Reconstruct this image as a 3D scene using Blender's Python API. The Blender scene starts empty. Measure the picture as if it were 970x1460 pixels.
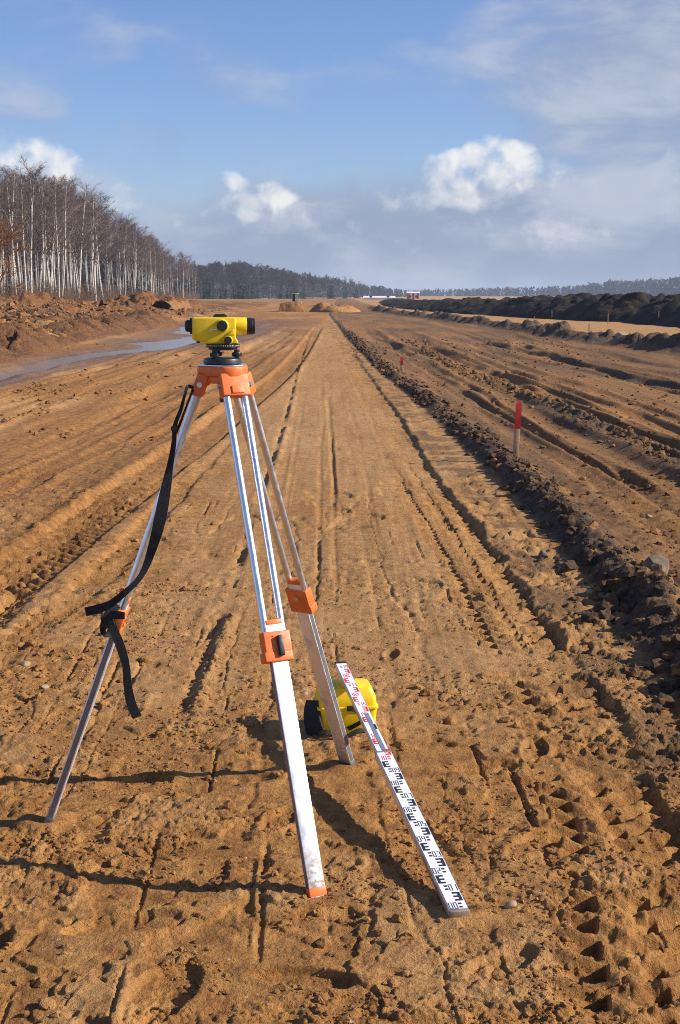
import bpy, bmesh, math, random
import numpy as np
from mathutils import Vector, Matrix

R = math.radians
SC = bpy.context.scene
COL = SC.collection
random.seed(7)
rng = np.random.default_rng(11)

# ------------------------------------------------------------------ camera
EYE = 1.74
FPX = 2028.0                       # focal length in photograph pixels (50 mm, 36 mm tall frame)
PITCH = math.atan(310 / FPX)
cam_d = bpy.data.cameras.new('camera')
cam_d.sensor_fit = 'VERTICAL'
cam_d.sensor_height = 36.0
cam_d.sensor_width = 24.0
cam_d.lens = 50.0
cam_d.clip_start = 0.05
cam_d.clip_end = 30000
cam = bpy.data.objects.new('camera', cam_d)
COL.objects.link(cam)
cam.location = (0, 0, EYE)
cam.rotation_euler = (R(90) - PITCH, 0, 0)
SC.camera = cam

# ------------------------------------------------------------------ light and exposure
SUN_DIR = Vector((2.60, -0.10, 1.51)).normalized()
SUN_EL = math.asin(SUN_DIR.z)
SUN_AZ = math.atan2(SUN_DIR.x, SUN_DIR.y)
sun_d = bpy.data.lights.new('sun', 'SUN')
sun_d.energy = 5.0
sun_d.angle = R(0.53)
sun_d.color = (1.0, 0.92, 0.80)
sun = bpy.data.objects.new('sun', sun_d)
COL.objects.link(sun)
sun.location = (60, -5, 40)
sun.rotation_euler = (-SUN_DIR).to_track_quat('-Z', 'Y').to_euler()
SC.view_settings.view_transform = 'Standard'
SC.view_settings.look = 'None'
SC.view_settings.exposure = 0.50
SC.view_settings.gamma = 1.0
SC.view_settings.use_curve_mapping = False
SC.cycles.use_denoising = True
SC.cycles.denoising_prefilter = 'NONE'
SC.cycles.denoising_input_passes = 'RGB_ALBEDO_NORMAL'
SC.cycles.pixel_filter_type = 'BLACKMAN_HARRIS'
SC.cycles.filter_width = 1.0
SC.cycles.max_bounces = 6
SC.cycles.volume_bounces = 0


class Nodes:
    """small helper to write shader expressions"""
    def __init__(s, tree):
        s.t = tree
        s.n = tree.nodes
        s.l = tree.links

    def new(s, kind, **kw):
        nd = s.n.new(kind)
        for k, v in kw.items():
            setattr(nd, k, v)
        return nd

    def put(s, sock, v):
        if v is None:
            return
        if isinstance(v, bpy.types.NodeSocket):
            s.l.new(v, sock)
        else:
            if sock.type == 'RGBA' and len(v) == 3:
                v = (*v, 1)
            sock.default_value = v

    def m(s, op, a, b=None, c=None, clamp=False):
        nd = s.new('ShaderNodeMath', operation=op, use_clamp=clamp)
        for i, v in enumerate((a, b, c)):
            s.put(nd.inputs[i], v)
        return nd.outputs[0]

    def vm(s, op, a, b=None):
        nd = s.new('ShaderNodeVectorMath', operation=op)
        s.put(nd.inputs[0], a)
        s.put(nd.inputs[1], b)
        return nd.outputs[0]

    def ramp(s, v, lo, hi, a=0.0, b=1.0, kind='SMOOTHSTEP'):
        nd = s.new('ShaderNodeMapRange', interpolation_type=kind)
        for i, q in enumerate((v, lo, hi, a, b)):
            s.put(nd.inputs[i], q)
        return nd.outputs[0]

    def noise(s, vec, scale, detail=4, rough=0.55, dist=0.0):
        nd = s.new('ShaderNodeTexNoise')
        s.put(nd.inputs['Vector'], vec)
        nd.inputs['Scale'].default_value = scale
        nd.inputs['Detail'].default_value = detail
        nd.inputs['Roughness'].default_value = rough
        nd.inputs['Distortion'].default_value = dist
        return nd.outputs[0]

    def mix(s, f, a, b, blend='MIX'):
        nd = s.new('ShaderNodeMix', data_type='RGBA', blend_type=blend)
        s.put(nd.inputs[0], f)
        s.put(nd.inputs[6], a)
        s.put(nd.inputs[7], b)
        return nd.outputs[2]

    def bump(s, h, strength, dist, normal=None):
        nd = s.new('ShaderNodeBump')
        nd.inputs['Strength'].default_value = strength
        nd.inputs['Distance'].default_value = dist
        s.put(nd.inputs['Height'], h)
        if normal is not None:
            s.put(nd.inputs['Normal'], normal)
        return nd.outputs[0]


def pix_ray(u, v):
    x = (u - 485) / FPX
    y = (v - 730) / FPX
    return Vector((x, math.cos(PITCH) - y * math.sin(PITCH), -(math.sin(PITCH) + y * math.cos(PITCH))))


def at(u, v, z=0.0):
    """where the sight line through a photograph pixel meets the level z"""
    r = pix_ray(u, v)
    k = (EYE - z) / -r.z
    return Vector((r.x * k, r.y * k, z))


def at_y(u, v, y):
    r = pix_ray(u, v)
    k = y / r.y
    return Vector((r.x * k, y, EYE + r.z * k))


# ------------------------------------------------------------------ sky
world = bpy.data.worlds.new('World')
SC.world = world
world.use_nodes = True
wt = world.node_tree
wt.nodes.clear()
W = Nodes(wt)
sky = W.new('ShaderNodeTexSky', sky_type='NISHITA')
sky.sun_disc = False
sky.sun_elevation = SUN_EL
sky.sun_rotation = SUN_AZ
sky.altitude = 150
sky.air_density = 1.0
sky.dust_density = 0.25
sky.ozone_density = 3.0
bg_sky = W.new('ShaderNodeBackground')
bg_sky.inputs[1].default_value = 0.080
wt.links.new(W.mix(1.0, sky.outputs[0], (0.86, 0.93, 1.22), 'MULTIPLY'), bg_sky.inputs[0])
direc = W.new('ShaderNodeTexCoord').outputs['Generated']
sep = W.new('ShaderNodeSeparateXYZ')
wt.links.new(direc, sep.inputs[0])
AZ = W.m('ARCTAN2', sep.outputs[0], sep.outputs[1])
EL = W.m('ARCSINE', sep.outputs[2])
AZ0, EL0 = AZ, EL
wn = W.new('ShaderNodeTexNoise')
wt.links.new(W.vm('ADD', direc, (5.2, 1.3, 2.7)), wn.inputs['Vector'])
wn.inputs['Scale'].default_value = 20
wn.inputs['Detail'].default_value = 4
wsep = W.new('ShaderNodeSeparateColor')
wt.links.new(wn.outputs['Color'], wsep.inputs[0])
AZ = W.m('ADD', AZ, W.m('MULTIPLY', W.m('SUBTRACT', wsep.outputs[0], 0.5), 0.075))
EL = W.m('ADD', EL, W.m('MULTIPLY', W.m('SUBTRACT', wsep.outputs[1], 0.5), 0.055))


def azel(u, v):
    r = pix_ray(u, v).normalized()
    return math.atan2(r.x, r.y), math.asin(r.z)


cum = W.noise(direc, 27, 5, 0.62, 0.25)
sunshift = W.vm('ADD', direc, (0.011, 0.0, 0.015))
cum_s = W.noise(sunshift, 27, 3, 0.5, 0.25)
cum_l = W.noise(direc, 27, 3, 0.5, 0.25)
cum_big = W.noise(direc, 15, 3, 0.5)
lit = W.ramp(W.m('ADD', W.m('SUBTRACT', cum_l, cum_s), W.m('MULTIPLY', W.m('SUBTRACT', cum, 0.5), 0.45)), -0.24, 0.07)


def puff(u, v, su, sv, hard=1.0):
    a, e = azel(u, v)
    dx = W.m('DIVIDE', W.m('SUBTRACT', AZ, a), su / FPX)
    dy = W.m('DIVIDE', W.m('SUBTRACT', EL, e), sv / FPX)
    r2 = W.m('ADD', W.m('MULTIPLY', dx, dx), W.m('MULTIPLY', dy, dy))
    return W.m('MULTIPLY', W.m('SUBTRACT', 1.0, r2), hard), dy


def union(lst):
    o = lst[0]
    for q in lst[1:]:
        o = W.m('MAXIMUM', o, q)
    return o


# bright cumulus tops
cum_list = [(700, 246, 88, 30, 1.15), (728, 228, 42, 24, 1.3), (640, 258, 62, 28, 0.95), (622, 238, 30, 18), (650, 275, 80, 28, 0.7), (900, 262, 120, 34, 0.40), (780, 330, 120, 24, 0.25), (350, 288, 60, 14, 0.55), (440, 300, 60, 16, 0.35), (575, 285, 60, 30, 0.45), (520, 330, 140, 26, 0.3), (180, 290, 60, 20, 0.3), (322, 266, 34, 22, 1.1), (398, 280, 38, 25, 1.1),
            (245, 300, 26, 16, 0.7), (368, 282, 24, 14), (20, 228, 85, 30), (75, 236, 45, 20), (-140, 200, 120, 50), (1120, 210, 140, 60)]
core = union([puff(*c)[0] for c in cum_list])
n_c = W.m('MULTIPLY', W.m('SUBTRACT', cum, 0.5), 3.4)
n_b = W.m('MULTIPLY', W.m('SUBTRACT', cum_big, 0.5), 1.5)
core_n = W.m('ADD', W.m('ADD', core, n_c), n_b)
d_cum = W.ramp(core_n, 0.05, 1.45)
# soft grey-violet bank low over the horizon, thinning upwards, and loose sheets higher up
flat = W.new('ShaderNodeMapping')
flat.inputs['Scale'].default_value = (1, 1, 2.4)
wt.links.new(direc, flat.inputs[0])
n1 = W.noise(flat.outputs[0], 8.0, 6, 0.58, 0.3)
n2 = W.noise(W.vm('ADD', flat.outputs[0], (3.1, 1.7, 0.4)), 4.0, 6, 0.6, 0.2)
low = W.ramp(EL0, R(0.2), R(5.6), 1.0, 0.0)
bank_px = union([puff(640, 335, 480, 110, 1.2)[0], puff(960, 110, 330, 240, 1.3)[0], puff(700, 300, 260, 70, 1.3)[0], puff(960, 290, 230, 110)[0],
                 puff(10, 150, 90, 60, 0.55)[0], puff(320, 120, 110, 50, 0.35)[0], puff(220, 210, 60, 26, 0.6)[0],
                 puff(170, 60, 60, 40, 0.15)[0]])
bank = W.m('ADD', W.m('MULTIPLY', W.m('MAXIMUM', bank_px, 0.0), 0.62), W.m('MULTIPLY', low, 0.85))
bank = W.m('ADD', bank, W.m('MULTIPLY', W.m('SUBTRACT', n1, 0.5), 2.0))
d_bank = W.m('MULTIPLY', W.ramp(bank, -0.05, 0.92), 0.92)
d_far = W.m('MULTIPLY', W.ramp(n2, 0.55, 0.80), 0.45)
d_bank = W.m('MAXIMUM', d_bank, W.m('MULTIPLY', d_far, W.ramp(EL0, R(9), R(20))))
bank_col = W.mix(W.ramp(n1, 0.42, 0.66), (0.235, 0.285, 0.405), (0.40, 0.435, 0.53))
lit = W.m('MAXIMUM', lit, W.ramp(core_n, 0.55, 1.5, 0.0, 0.85))
cum_col = W.mix(lit, (0.42, 0.465, 0.58), (0.74, 0.725, 0.71))
bg_bank = W.new('ShaderNodeBackground')
wt.links.new(bank_col, bg_bank.inputs[0])
bg_bank.inputs[1].default_value = 0.92
bg_cum = W.new('ShaderNodeBackground')
wt.links.new(cum_col, bg_cum.inputs[0])
bg_cum.inputs[1].default_value = 0.92
mx1 = W.new('ShaderNodeMixShader')
wt.links.new(d_bank, mx1.inputs[0])
wt.links.new(bg_sky.outputs[0], mx1.inputs[1])
wt.links.new(bg_bank.outputs[0], mx1.inputs[2])
mx2 = W.new('ShaderNodeMixShader')
wt.links.new(W.m('MULTIPLY', d_cum, 0.88), mx2.inputs[0])
wt.links.new(mx1.outputs[0], mx2.inputs[1])
wt.links.new(bg_cum.outputs[0], mx2.inputs[2])
wo = W.new('ShaderNodeOutputWorld')
wt.links.new(mx2.outputs[0], wo.inputs[0])

# ------------------------------------------------------------------ mesh helpers
ORG = {}


def org(o):
    return ORG.get(o.name, Vector((0, 0, 0))) if o is not None else Vector((0, 0, 0))


def tag(o, label=None, cat=None, group=None, kind=None):
    for k, v in (('label', label), ('category', cat), ('group', group), ('kind', kind)):
        if v:
            o[k] = v
    return o


def empty(name, loc, label=None, cat=None, group=None):
    o = bpy.data.objects.new(name, None)
    COL.objects.link(o)
    o.location = loc
    o.empty_display_size = 0.1
    ORG[o.name] = Vector(loc)
    return tag(o, label, cat, group)


def link(name, me, mat, parent=None, origin=None):
    if mat is not None and not me.materials:
        me.materials.append(mat)
    o = bpy.data.objects.new(name, me)
    COL.objects.link(o)
    if parent is not None:
        o.parent = parent
    if origin is not None:
        o.location = Vector(origin) - org(parent)
        ORG[o.name] = Vector(origin)
    else:
        ORG[o.name] = org(parent)
    return o


def np_mesh(name, verts, faces, smooth=False, attrs=None):
    """verts (n,3) and faces (m,3|4) arrays into a mesh, fast"""
    me = bpy.data.meshes.new(name)
    k = faces.shape[1]
    me.vertices.add(len(verts))
    me.vertices.foreach_set('co', np.ascontiguousarray(verts, dtype=np.float32).ravel())
    me.loops.add(len(faces) * k)
    me.loops.foreach_set('vertex_index', np.ascontiguousarray(faces, dtype=np.int32).ravel())
    me.polygons.add(len(faces))
    me.polygons.foreach_set('loop_start', np.arange(0, len(faces) * k, k, dtype=np.int32))
    if attrs:
        for an, av in attrs.items():
            a = me.color_attributes.new(an, 'FLOAT_COLOR', 'POINT')
            a.data.foreach_set('color', np.ascontiguousarray(av, dtype=np.float32).ravel())
    me.update(calc_edges=True)
    me.polygons.foreach_set('use_smooth', np.full(len(faces), smooth, dtype=bool))
    return me


class MB:
    def __init__(s):
        s.v = []
        s.f = []

    def add(s, vs, fs):
        b = len(s.v)
        s.v += [Vector(q) for q in vs]
        s.f += [tuple(b + i for i in f) for f in fs]
        return s

    def box(s, c, ax, h):
        """box: centre c, three axes, half sizes"""
        c = Vector(c)
        vs = []
        for i in (-1, 1):
            for j in (-1, 1):
                for k in (-1, 1):
                    vs.append(c + ax[0] * (i * h[0]) + ax[1] * (j * h[1]) + ax[2] * (k * h[2]))
        return s.add(vs, [(0, 1, 3, 2), (4, 6, 7, 5), (0, 4, 5, 1), (2, 3, 7, 6), (0, 2, 6, 4), (1, 5, 7, 3)])

    def cyl(s, p0, p1, r0, r1=None, n=20, caps=True):
        r1 = r0 if r1 is None else r1
        p0 = Vector(p0)
        p1 = Vector(p1)
        d = (p1 - p0).normalized()
        a = d.orthogonal().normalized()
        b = d.cross(a)
        vs = []
        for p, r in ((p0, r0), (p1, r1)):
            for i in range(n):
                t = 2 * math.pi * i / n
                vs.append(p + a * (r * math.cos(t)) + b * (r * math.sin(t)))
        fs = [(i, (i + 1) % n, n + (i + 1) % n, n + i) for i in range(n)]
        if caps:
            fs += [tuple(range(n))[::-1], tuple(range(n, 2 * n))]
        return s.add(vs, fs)

    def lathe(s, base, axis, prof, n=28):
        """prof: list of (radius, height along axis)"""
        d = Vector(axis).normalized()
        a = d.orthogonal().normalized()
        b = d.cross(a)
        base = Vector(base)
        vs = []
        for r, h in prof:
            for i in range(n):
                t = 2 * math.pi * i / n
                vs.append(base + d * h + a * (r * math.cos(t)) + b * (r * math.sin(t)))
        fs = []
        for k in range(len(prof) - 1):
            for i in range(n):
                j = (i + 1) % n
                fs.append((k * n + i, k * n + j, (k + 1) * n + j, (k + 1) * n + i))
        fs += [tuple(range(n))[::-1], tuple(range((len(prof) - 1) * n, len(prof) * n))]
        return s.add(vs, fs)

    def prism(s, pts, d):
        """polygon pts extruded by vector d"""
        n = len(pts)
        d = Vector(d)
        vs = [Vector(p) for p in pts] + [Vector(p) + d for p in pts]
        fs = [tuple(range(n))[::-1], tuple(range(n, 2 * n))]
        fs += [(i, (i + 1) % n, n + (i + 1) % n, n + i) for i in range(n)]
        return s.add(vs, fs)

    def ribbon(s, pts, wids, face, th=0.0016):
        """flat webbing along pts; face = direction the flat side looks at (one per point or one)"""
        pts = [Vector(p) for p in pts]
        rows = []
        for i, p in enumerate(pts):
            t = (pts[min(i + 1, len(pts) - 1)] - pts[max(i - 1, 0)]).normalized()
            fc = Vector(face[i] if isinstance(face, list) else face)
            w = t.cross(fc).normalized()
            nrm = w.cross(t).normalized()
            hw = wids[i] / 2
            rows.append([p - w * hw - nrm * th, p + w * hw - nrm * th, p + w * hw + nrm * th, p - w * hw + nrm * th])
        vs = [q for r_ in rows for q in r_]
        fs = []
        for i in range(len(rows) - 1):
            for k in range(4):
                a, b = i * 4 + k, i * 4 + (k + 1) % 4
                fs.append((a, b, b + 4, a + 4))
        fs += [(3, 2, 1, 0), tuple(len(vs) - 4 + k for k in range(4))]
        return s.add(vs, fs)

    def build(s, name, mat, parent=None, bevel=0.0, seg=2, smooth=True, origin=None):
        o_ = Vector(origin) if origin is not None else org(parent)
        me = bpy.data.meshes.new(name)
        bm = bmesh.new()
        vv = [bm.verts.new(p - o_) for p in s.v]
        for f in s.f:
            try:
                bm.faces.new([vv[i] for i in f])
            except ValueError:
                pass
        bmesh.ops.recalc_face_normals(bm, faces=bm.faces)
        if bevel > 0:
            es = [e for e in bm.edges if len(e.link_faces) == 2 and e.calc_face_angle(0) > R(28)]
            bmesh.ops.bevel(bm, geom=es, offset=bevel, offset_type='OFFSET', segments=seg, profile=0.5, affect='EDGES', clamp_overlap=True)
        for f in bm.faces:
            f.smooth = smooth
        if smooth:
            for e in bm.edges:
                if len(e.link_faces) == 2 and e.calc_face_angle(0) > R(35):
                    e.smooth = False
        bm.to_mesh(me)
        bm.free()
        return link(name, me, mat, parent, origin)


def spline(pts, n):
    """Catmull-Rom through tuples of any length"""
    P = np.array(pts, dtype=float)
    P = np.vstack([2 * P[0] - P[1], P, 2 * P[-1] - P[-2]])
    out = []
    m = len(P) - 3
    for k in range(n):
        t = k / (n - 1) * m
        i = min(int(t), m - 1)
        t -= i
        a, b, c, d = P[i:i + 4]
        out.append(0.5 * (2 * b + (c - a) * t + (2 * a - 5 * b + 4 * c - d) * t * t + (3 * b - a - 3 * c + d) * t ** 3))
    return np.array(out)


# ------------------------------------------------------------------ materials
def mat(name, color, rough=0.6, metal=0.0, var=0.12, vscale=20.0, bump=0.0, bscale=200.0, dirt=0.0, spec=0.5, dirtcol=(0.30, 0.17, 0.075), mud=0.0):
    m = bpy.data.materials.new(name)
    m.use_nodes = True
    N = Nodes(m.node_tree)
    b = N.n['Principled BSDF']
    co = N.new('ShaderNodeTexCoord').outputs['Object']
    n = N.noise(co, vscale, 5)
    c = N.mix(N.ramp(n, 0.3, 0.7, 0, 1), tuple(q * (1 - var) for q in color), tuple(min(1, q * (1 + var)) for q in color))
    r_ = N.ramp(N.noise(co, vscale * 2.3, 3), 0.3, 0.7, rough * 0.85, min(1, rough * 1.2))
    if dirt > 0:
        d = N.ramp(N.noise(co, vscale * 0.9, 8, 0.7), 0.62 - dirt * 0.35, 0.80 - dirt * 0.25)
        d = N.m('MULTIPLY', d, min(1.0, dirt * 2.2))
        if mud > 0:
            zz = N.new('ShaderNodeSeparateXYZ')
            N.put(zz.inputs[0], co)
            splash = N.m('MULTIPLY', N.ramp(zz.outputs[2], 0.0, mud, 1.0, 0.0), N.ramp(N.noise(co, 70, 5, 0.7), 0.40, 0.62))
            d = N.m('MAXIMUM', d, N.m('MULTIPLY', splash, 0.9))
        c = N.mix(d, c, dirtcol)
        r_ = N.m('MAXIMUM', r_, N.m('MULTIPLY', d, 0.8))
        N.put(b.inputs['Metallic'], N.m('MULTIPLY', N.m('SUBTRACT', 1.0, N.m('MULTIPLY', d, 0.8)), metal))
    else:
        b.inputs['Metallic'].default_value = metal
    N.put(b.inputs['Base Color'], c)
    N.put(b.inputs['Roughness'], r_)
    b.inputs['Specular IOR Level'].default_value = spec
    if bump > 0:
        N.put(b.inputs['Normal'], N.bump(N.noise(co, bscale, 3), bump, 0.002))
    return m


M = {}
M['orange'] = mat('orange_plastic', (0.80, 0.17, 0.028), 0.45, var=0.14, vscale=30, bump=0.2, bscale=500, dirt=0.26)
M['alu'] = mat('aluminium', (0.82, 0.83, 0.85), 0.36, 1.0, var=0.08, vscale=16, dirt=0.20, bump=0.05, bscale=500)
M['alu_flat'] = mat('satin_aluminium', (0.90, 0.90, 0.90), 0.52, 0.9, var=0.06, vscale=12, dirt=0.22, mud=0.22, bump=0.05, bscale=500)
M['alu_dark'] = mat('grey_channel', (0.20, 0.20, 0.22), 0.5, 0.6, var=0.08, dirt=0.16)
M['black'] = mat('black_plastic', (0.018, 0.018, 0.020), 0.42, var=0.2, dirt=0.10)
M['webbing'] = mat('black_webbing', (0.014, 0.014, 0.016), 0.85, var=0.25, vscale=60, bump=0.6, bscale=900, dirt=0.12)
M['yellow'] = mat('yellow_paint', (0.86, 0.58, 0.006), 0.40, var=0.06, vscale=25, bump=0.08, bscale=700, dirt=0.13)
M['case_yellow'] = mat('yellow_case_plastic', (0.86, 0.58, 0.004), 0.45, var=0.05, vscale=15, bump=0.15, bscale=400, dirt=0.14)
M['lens'] = mat('lens_glass', (0.015, 0.018, 0.03), 0.08, var=0.1)
M['silver'] = mat('bright_steel', (0.62, 0.62, 0.64), 0.3, 1.0)
M['white'] = mat('staff_white', (0.82, 0.82, 0.82), 0.42, var=0.03, dirt=0.10)
M['print_black'] = mat('print_black', (0.022, 0.022, 0.03), 0.5, var=0.15, vscale=90, dirt=0.12)
M['print_red'] = mat('print_red', (0.68, 0.03, 0.035), 0.5, var=0.12, vscale=90, dirt=0.10)
M['staff_grey'] = mat('grey_staff_metal', (0.40, 0.42, 0.46), 0.4, 0.6, var=0.1, dirt=0.1)  # one grey for the collar and for the painted glare strip
M['staff_end'] = mat('dusty_end_cap', (0.30, 0.21, 0.13), 0.8, var=0.25, vscale=40, dirt=0.25)
M['wood'] = mat('raw_stake_wood', (0.44, 0.29, 0.14), 0.8, var=0.2, vscale=30, bump=0.4, bscale=90, dirt=0.1)
M['red_paint'] = mat('red_stake_paint', (0.62, 0.025, 0.02), 0.6, var=0.15, vscale=40)
M['stone'] = mat('pale_stone', (0.34, 0.24, 0.145), 0.85, var=0.25, vscale=25, bump=0.6, bscale=60, dirt=0.25)
M['stone_dark'] = mat('brown_stone', (0.15, 0.105, 0.068), 0.9, var=0.3, vscale=20, bump=0.7, bscale=60, dirt=0.3)
M['digger'] = mat('digger_paint', (0.40, 0.28, 0.04), 0.5, dirt=0.2)
M['cream'] = mat('cream_frame', (0.55, 0.53, 0.42), 0.6)
M['red_sheet'] = mat('red_sheet', (0.50, 0.05, 0.05), 0.6)
M['white_sheet'] = mat('white_sheet', (0.78, 0.78, 0.78), 0.6)
M['glass_dark'] = mat('dark_glass', (0.02, 0.025, 0.03), 0.1)
M['spruce'] = mat('spruce_needles', (0.022, 0.045, 0.022), 0.8, var=0.4, vscale=1.5)
M['twig'] = mat('birch_twig', (0.150, 0.106, 0.086), 0.8, var=0.3, vscale=0.6)
M['twig_grey'] = mat('grey_twig', (0.052, 0.042, 0.038), 0.8, var=0.3, vscale=0.6)
M['brush'] = mat('brushwood', (0.150, 0.092, 0.052), 0.9, var=0.4, vscale=0.5)
M['willow'] = mat('willow_twig', (0.23, 0.10, 0.028), 0.8, var=0.3, vscale=0.7)
M['bark_dark'] = mat('dark_bark', (0.085, 0.075, 0.068), 0.9, var=0.3, vscale=2)
M['bark_grey'] = mat('grey_birch_bark', (0.30, 0.26, 0.22), 0.9, var=0.4, vscale=1.2)
M['wood_far'] = mat('far_wood', (0.040, 0.045, 0.042), 0.9, var=0.3, vscale=0.05)


def birch_bark():
    m = bpy.data.materials.new('birch_bark')
    m.use_nodes = True
    N = Nodes(m.node_tree)
    b = N.n['Principled BSDF']
    co = N.new('ShaderNodeTexCoord').outputs['Object']
    mp = N.new('ShaderNodeMapping')
    mp.inputs['Scale'].default_value = (1.5, 1.5, 7)
    N.put(mp.inputs[0], co)
    marks = N.ramp(N.noise(mp.outputs[0], 1.3, 4, 0.6), 0.55, 0.66)
    z = N.new('ShaderNodeSeparateXYZ')
    N.put(z.inputs[0], co)
    low = N.ramp(z.outputs[2], 0.2, 2.6, 0.55, 0.0)
    c = N.mix(N.noise(co, 2.0), (0.46, 0.41, 0.35), (0.70, 0.65, 0.58))
    c = N.mix(N.m('MULTIPLY', marks, 0.75), c, (0.06, 0.05, 0.045))
    c = N.mix(N.m('MULTIPLY', low, N.noise(co, 5.0)), c, (0.10, 0.08, 0.06))
    N.put(b.inputs['Base Color'], c)
    b.inputs['Roughness'].default_value = 0.8
    return m


M['birch'] = birch_bark()

# ------------------------------------------------------------------ terrain: noise
TAB = rng.random((512, 512)).astype(np.float32)
TAB2 = rng.random((512, 512)).astype(np.float32)


def sstep(a, b, x):
    t = np.clip((x - a) / (b - a), 0, 1)
    return t * t * (3 - 2 * t)


def vnoise(x, y, seed=0):
    x = x + seed * 37.17
    y = y + seed * 91.73
    ix = np.floor(x).astype(np.int64)
    iy = np.floor(y).astype(np.int64)
    fx = (x - ix).astype(np.float32)
    fy = (y - iy).astype(np.float32)
    fx = fx * fx * fx * (fx * (fx * 6 - 15) + 10)
    fy = fy * fy * fy * (fy * (fy * 6 - 15) + 10)
    x0, x1, y0, y1 = ix & 511, (ix + 1) & 511, iy & 511, (iy + 1) & 511
    a = TAB[y0, x0]
    b = TAB[y0, x1]
    c = TAB[y1, x0]
    d = TAB[y1, x1]
    return (a + (b - a) * fx) * (1 - fy) + (c + (d - c) * fx) * fy


def row_gap(y):
    """distance between neighbouring ground rows at distance y"""
    y = np.maximum(np.abs(y), 2.2)
    return np.minimum(y * y * 1.15 / (EYE * FPX), y * 0.009)


def fbm(x, y, lam, octv=4, seed=0, gain=0.5, gap=None):
    """-1..1; wavelength lam metres; octaves finer than the mesh are left out"""
    tot = 0
    amp = 1.0
    nrm = 0.0
    for k in range(octv):
        n = vnoise(x / lam, y / lam, seed + k * 3) * 2 - 1
        w = 1.0 if gap is None else np.clip(lam / (1.5 * gap) - 1, 0, 1)
        tot = tot + n * amp * w
        nrm += amp
        amp *= gain
        lam *= 0.5
    return tot / nrm


def billow(x, y, lam, octv, seed, gain, gap):
    """0..1, rounded lumps parted by sharp creases"""
    tot, amp, nrm = 0, 1.0, 0.0
    for k in range(octv):
        ca, sa = math.cos(0.7 + 1.3 * k), math.sin(0.7 + 1.3 * k)
        n = np.abs(vnoise((x * ca - y * sa) / lam, (x * sa + y * ca) / lam, seed + k * 3) * 2 - 1)
        tot = tot + np.sqrt(n) * amp * np.clip(lam / (1.5 * gap) - 1, 0, 1)
        nrm += amp
        amp *= gain
        lam *= 0.52
    return tot / nrm


def worley(x, y, cell, seed=0):
    """F1 distance (in cells), and a random number for the nearest cell"""
    x = x / cell + seed * 17.3
    y = y / cell + seed * 29.9
    ix = np.floor(x).astype(np.int64)
    iy = np.floor(y).astype(np.int64)
    best = np.full(x.shape, 9.0, np.float32)
    rid = np.zeros(x.shape, np.float32)
    for dx in (-1, 0, 1):
        for dy in (-1, 0, 1):
            jx, jy = ix + dx, iy + dy
            px = jx + TAB[jy & 511, jx & 511]
            py = jy + TAB2[jy & 511, jx & 511]
            d = ((px - x) ** 2 + (py - y) ** 2).astype(np.float32)
            hit = d < best
            best = np.where(hit, d, best)
            rid = np.where(hit, TAB[(jx * 7 + 3) & 511, (jy * 5 + 1) & 511], rid)
    return np.sqrt(best), rid


def clod(x, y, cell, seed, keep, fill=0.62):
    """rounded lumps of size ~cell; keep (0..1) = share of the cells that carry one"""
    f, r = worley(x, y, cell, seed)
    h = np.sqrt(np.clip(1 - (f / fill) ** 2, 0, 1)) * (0.45 + 0.55 * ((r * 7.31) % 1))
    return h * (r < keep)


class Path:
    """a line along the ground, given by photograph pixels lying on the level ground"""
    def __init__(s, px, y0=None, y1=None):
        p = sorted([at(u, v) for u, v in px], key=lambda q: q.y)
        if len(p) > 2:
            sm = spline([(q.x, q.y) for q in p], 12 * len(p))
            o = np.argsort(sm[:, 1])
            sm = sm[o]
            s.x, s.y = sm[:, 0], sm[:, 1]
        else:
            s.x, s.y = np.array([q.x for q in p]), np.array([q.y for q in p])
        s.s = np.concatenate([[0], np.cumsum(np.hypot(np.diff(s.x), np.diff(s.y)))])
        s.m = np.gradient(s.x, s.y)
        s.ya = s.y[0] if y0 is None else y0
        s.yb = s.y[-1] if y1 is None else y1

    def off(s, x, y):
        m = np.interp(y, s.y, s.m)
        return (x - np.interp(y, s.y, s.x)) / np.sqrt(1 + m * m)

    def along(s, y):
        return np.interp(y, s.y, s.s)

    def ends(s, y, soft=0.12):
        return sstep(s.ya * (1 - soft), s.ya, y) * (1 - sstep(s.yb, s.yb * (1 + soft), y))


P_A = Path([(262, 1040), (300, 940), (346, 815), (385, 680), (412, 590), (432, 510), (446, 470)])
P_B = Path([(478, 462), (500, 510), (545, 590), (590, 670), (642, 760), (695, 850), (770, 970), (862, 1140), (925, 1290), (955, 1440)])
P_C = Path([(0, 838), (120, 748), (250, 652), (330, 590), (415, 520), (452, 470)], y0=2)
P_E = Path([(470, 448), (482, 462), (505, 489), (548, 530), (600, 573), (650, 617), (700, 662), (760, 722), (820, 785), (880, 850), (950, 930), (1010, 1000)], y0=2, y1=95)
P_K = Path([(545, 444), (600, 452), (700, 464), (800, 480), (970, 503), (1100, 525)], y0=20, y1=170)
LEFT = [(Path([(0, 640), (93, 604), (173, 577), (247, 550), (400, 478)], y0=5), 0.16, 0.46, 1.0),
        (Path([(0, 604), (71, 582), (124, 566), (200, 545), (380, 478)], y0=5), 0.07, 0.4, -0.6),
        (Path([(0, 690), (93, 632), (200, 585), (400, 490)], y0=5), 0.06, 0.35, 0.5),
        (Path([(0, 930), (124, 838), (214, 748), (280, 672), (350, 590), (430, 500)], y0=2), 0.045, 0.13, 0.7),
        (Path([(0, 560), (100, 535), (230, 505), (380, 468)], y0=5), 0.10, 0.5, 0.6)]
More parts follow.
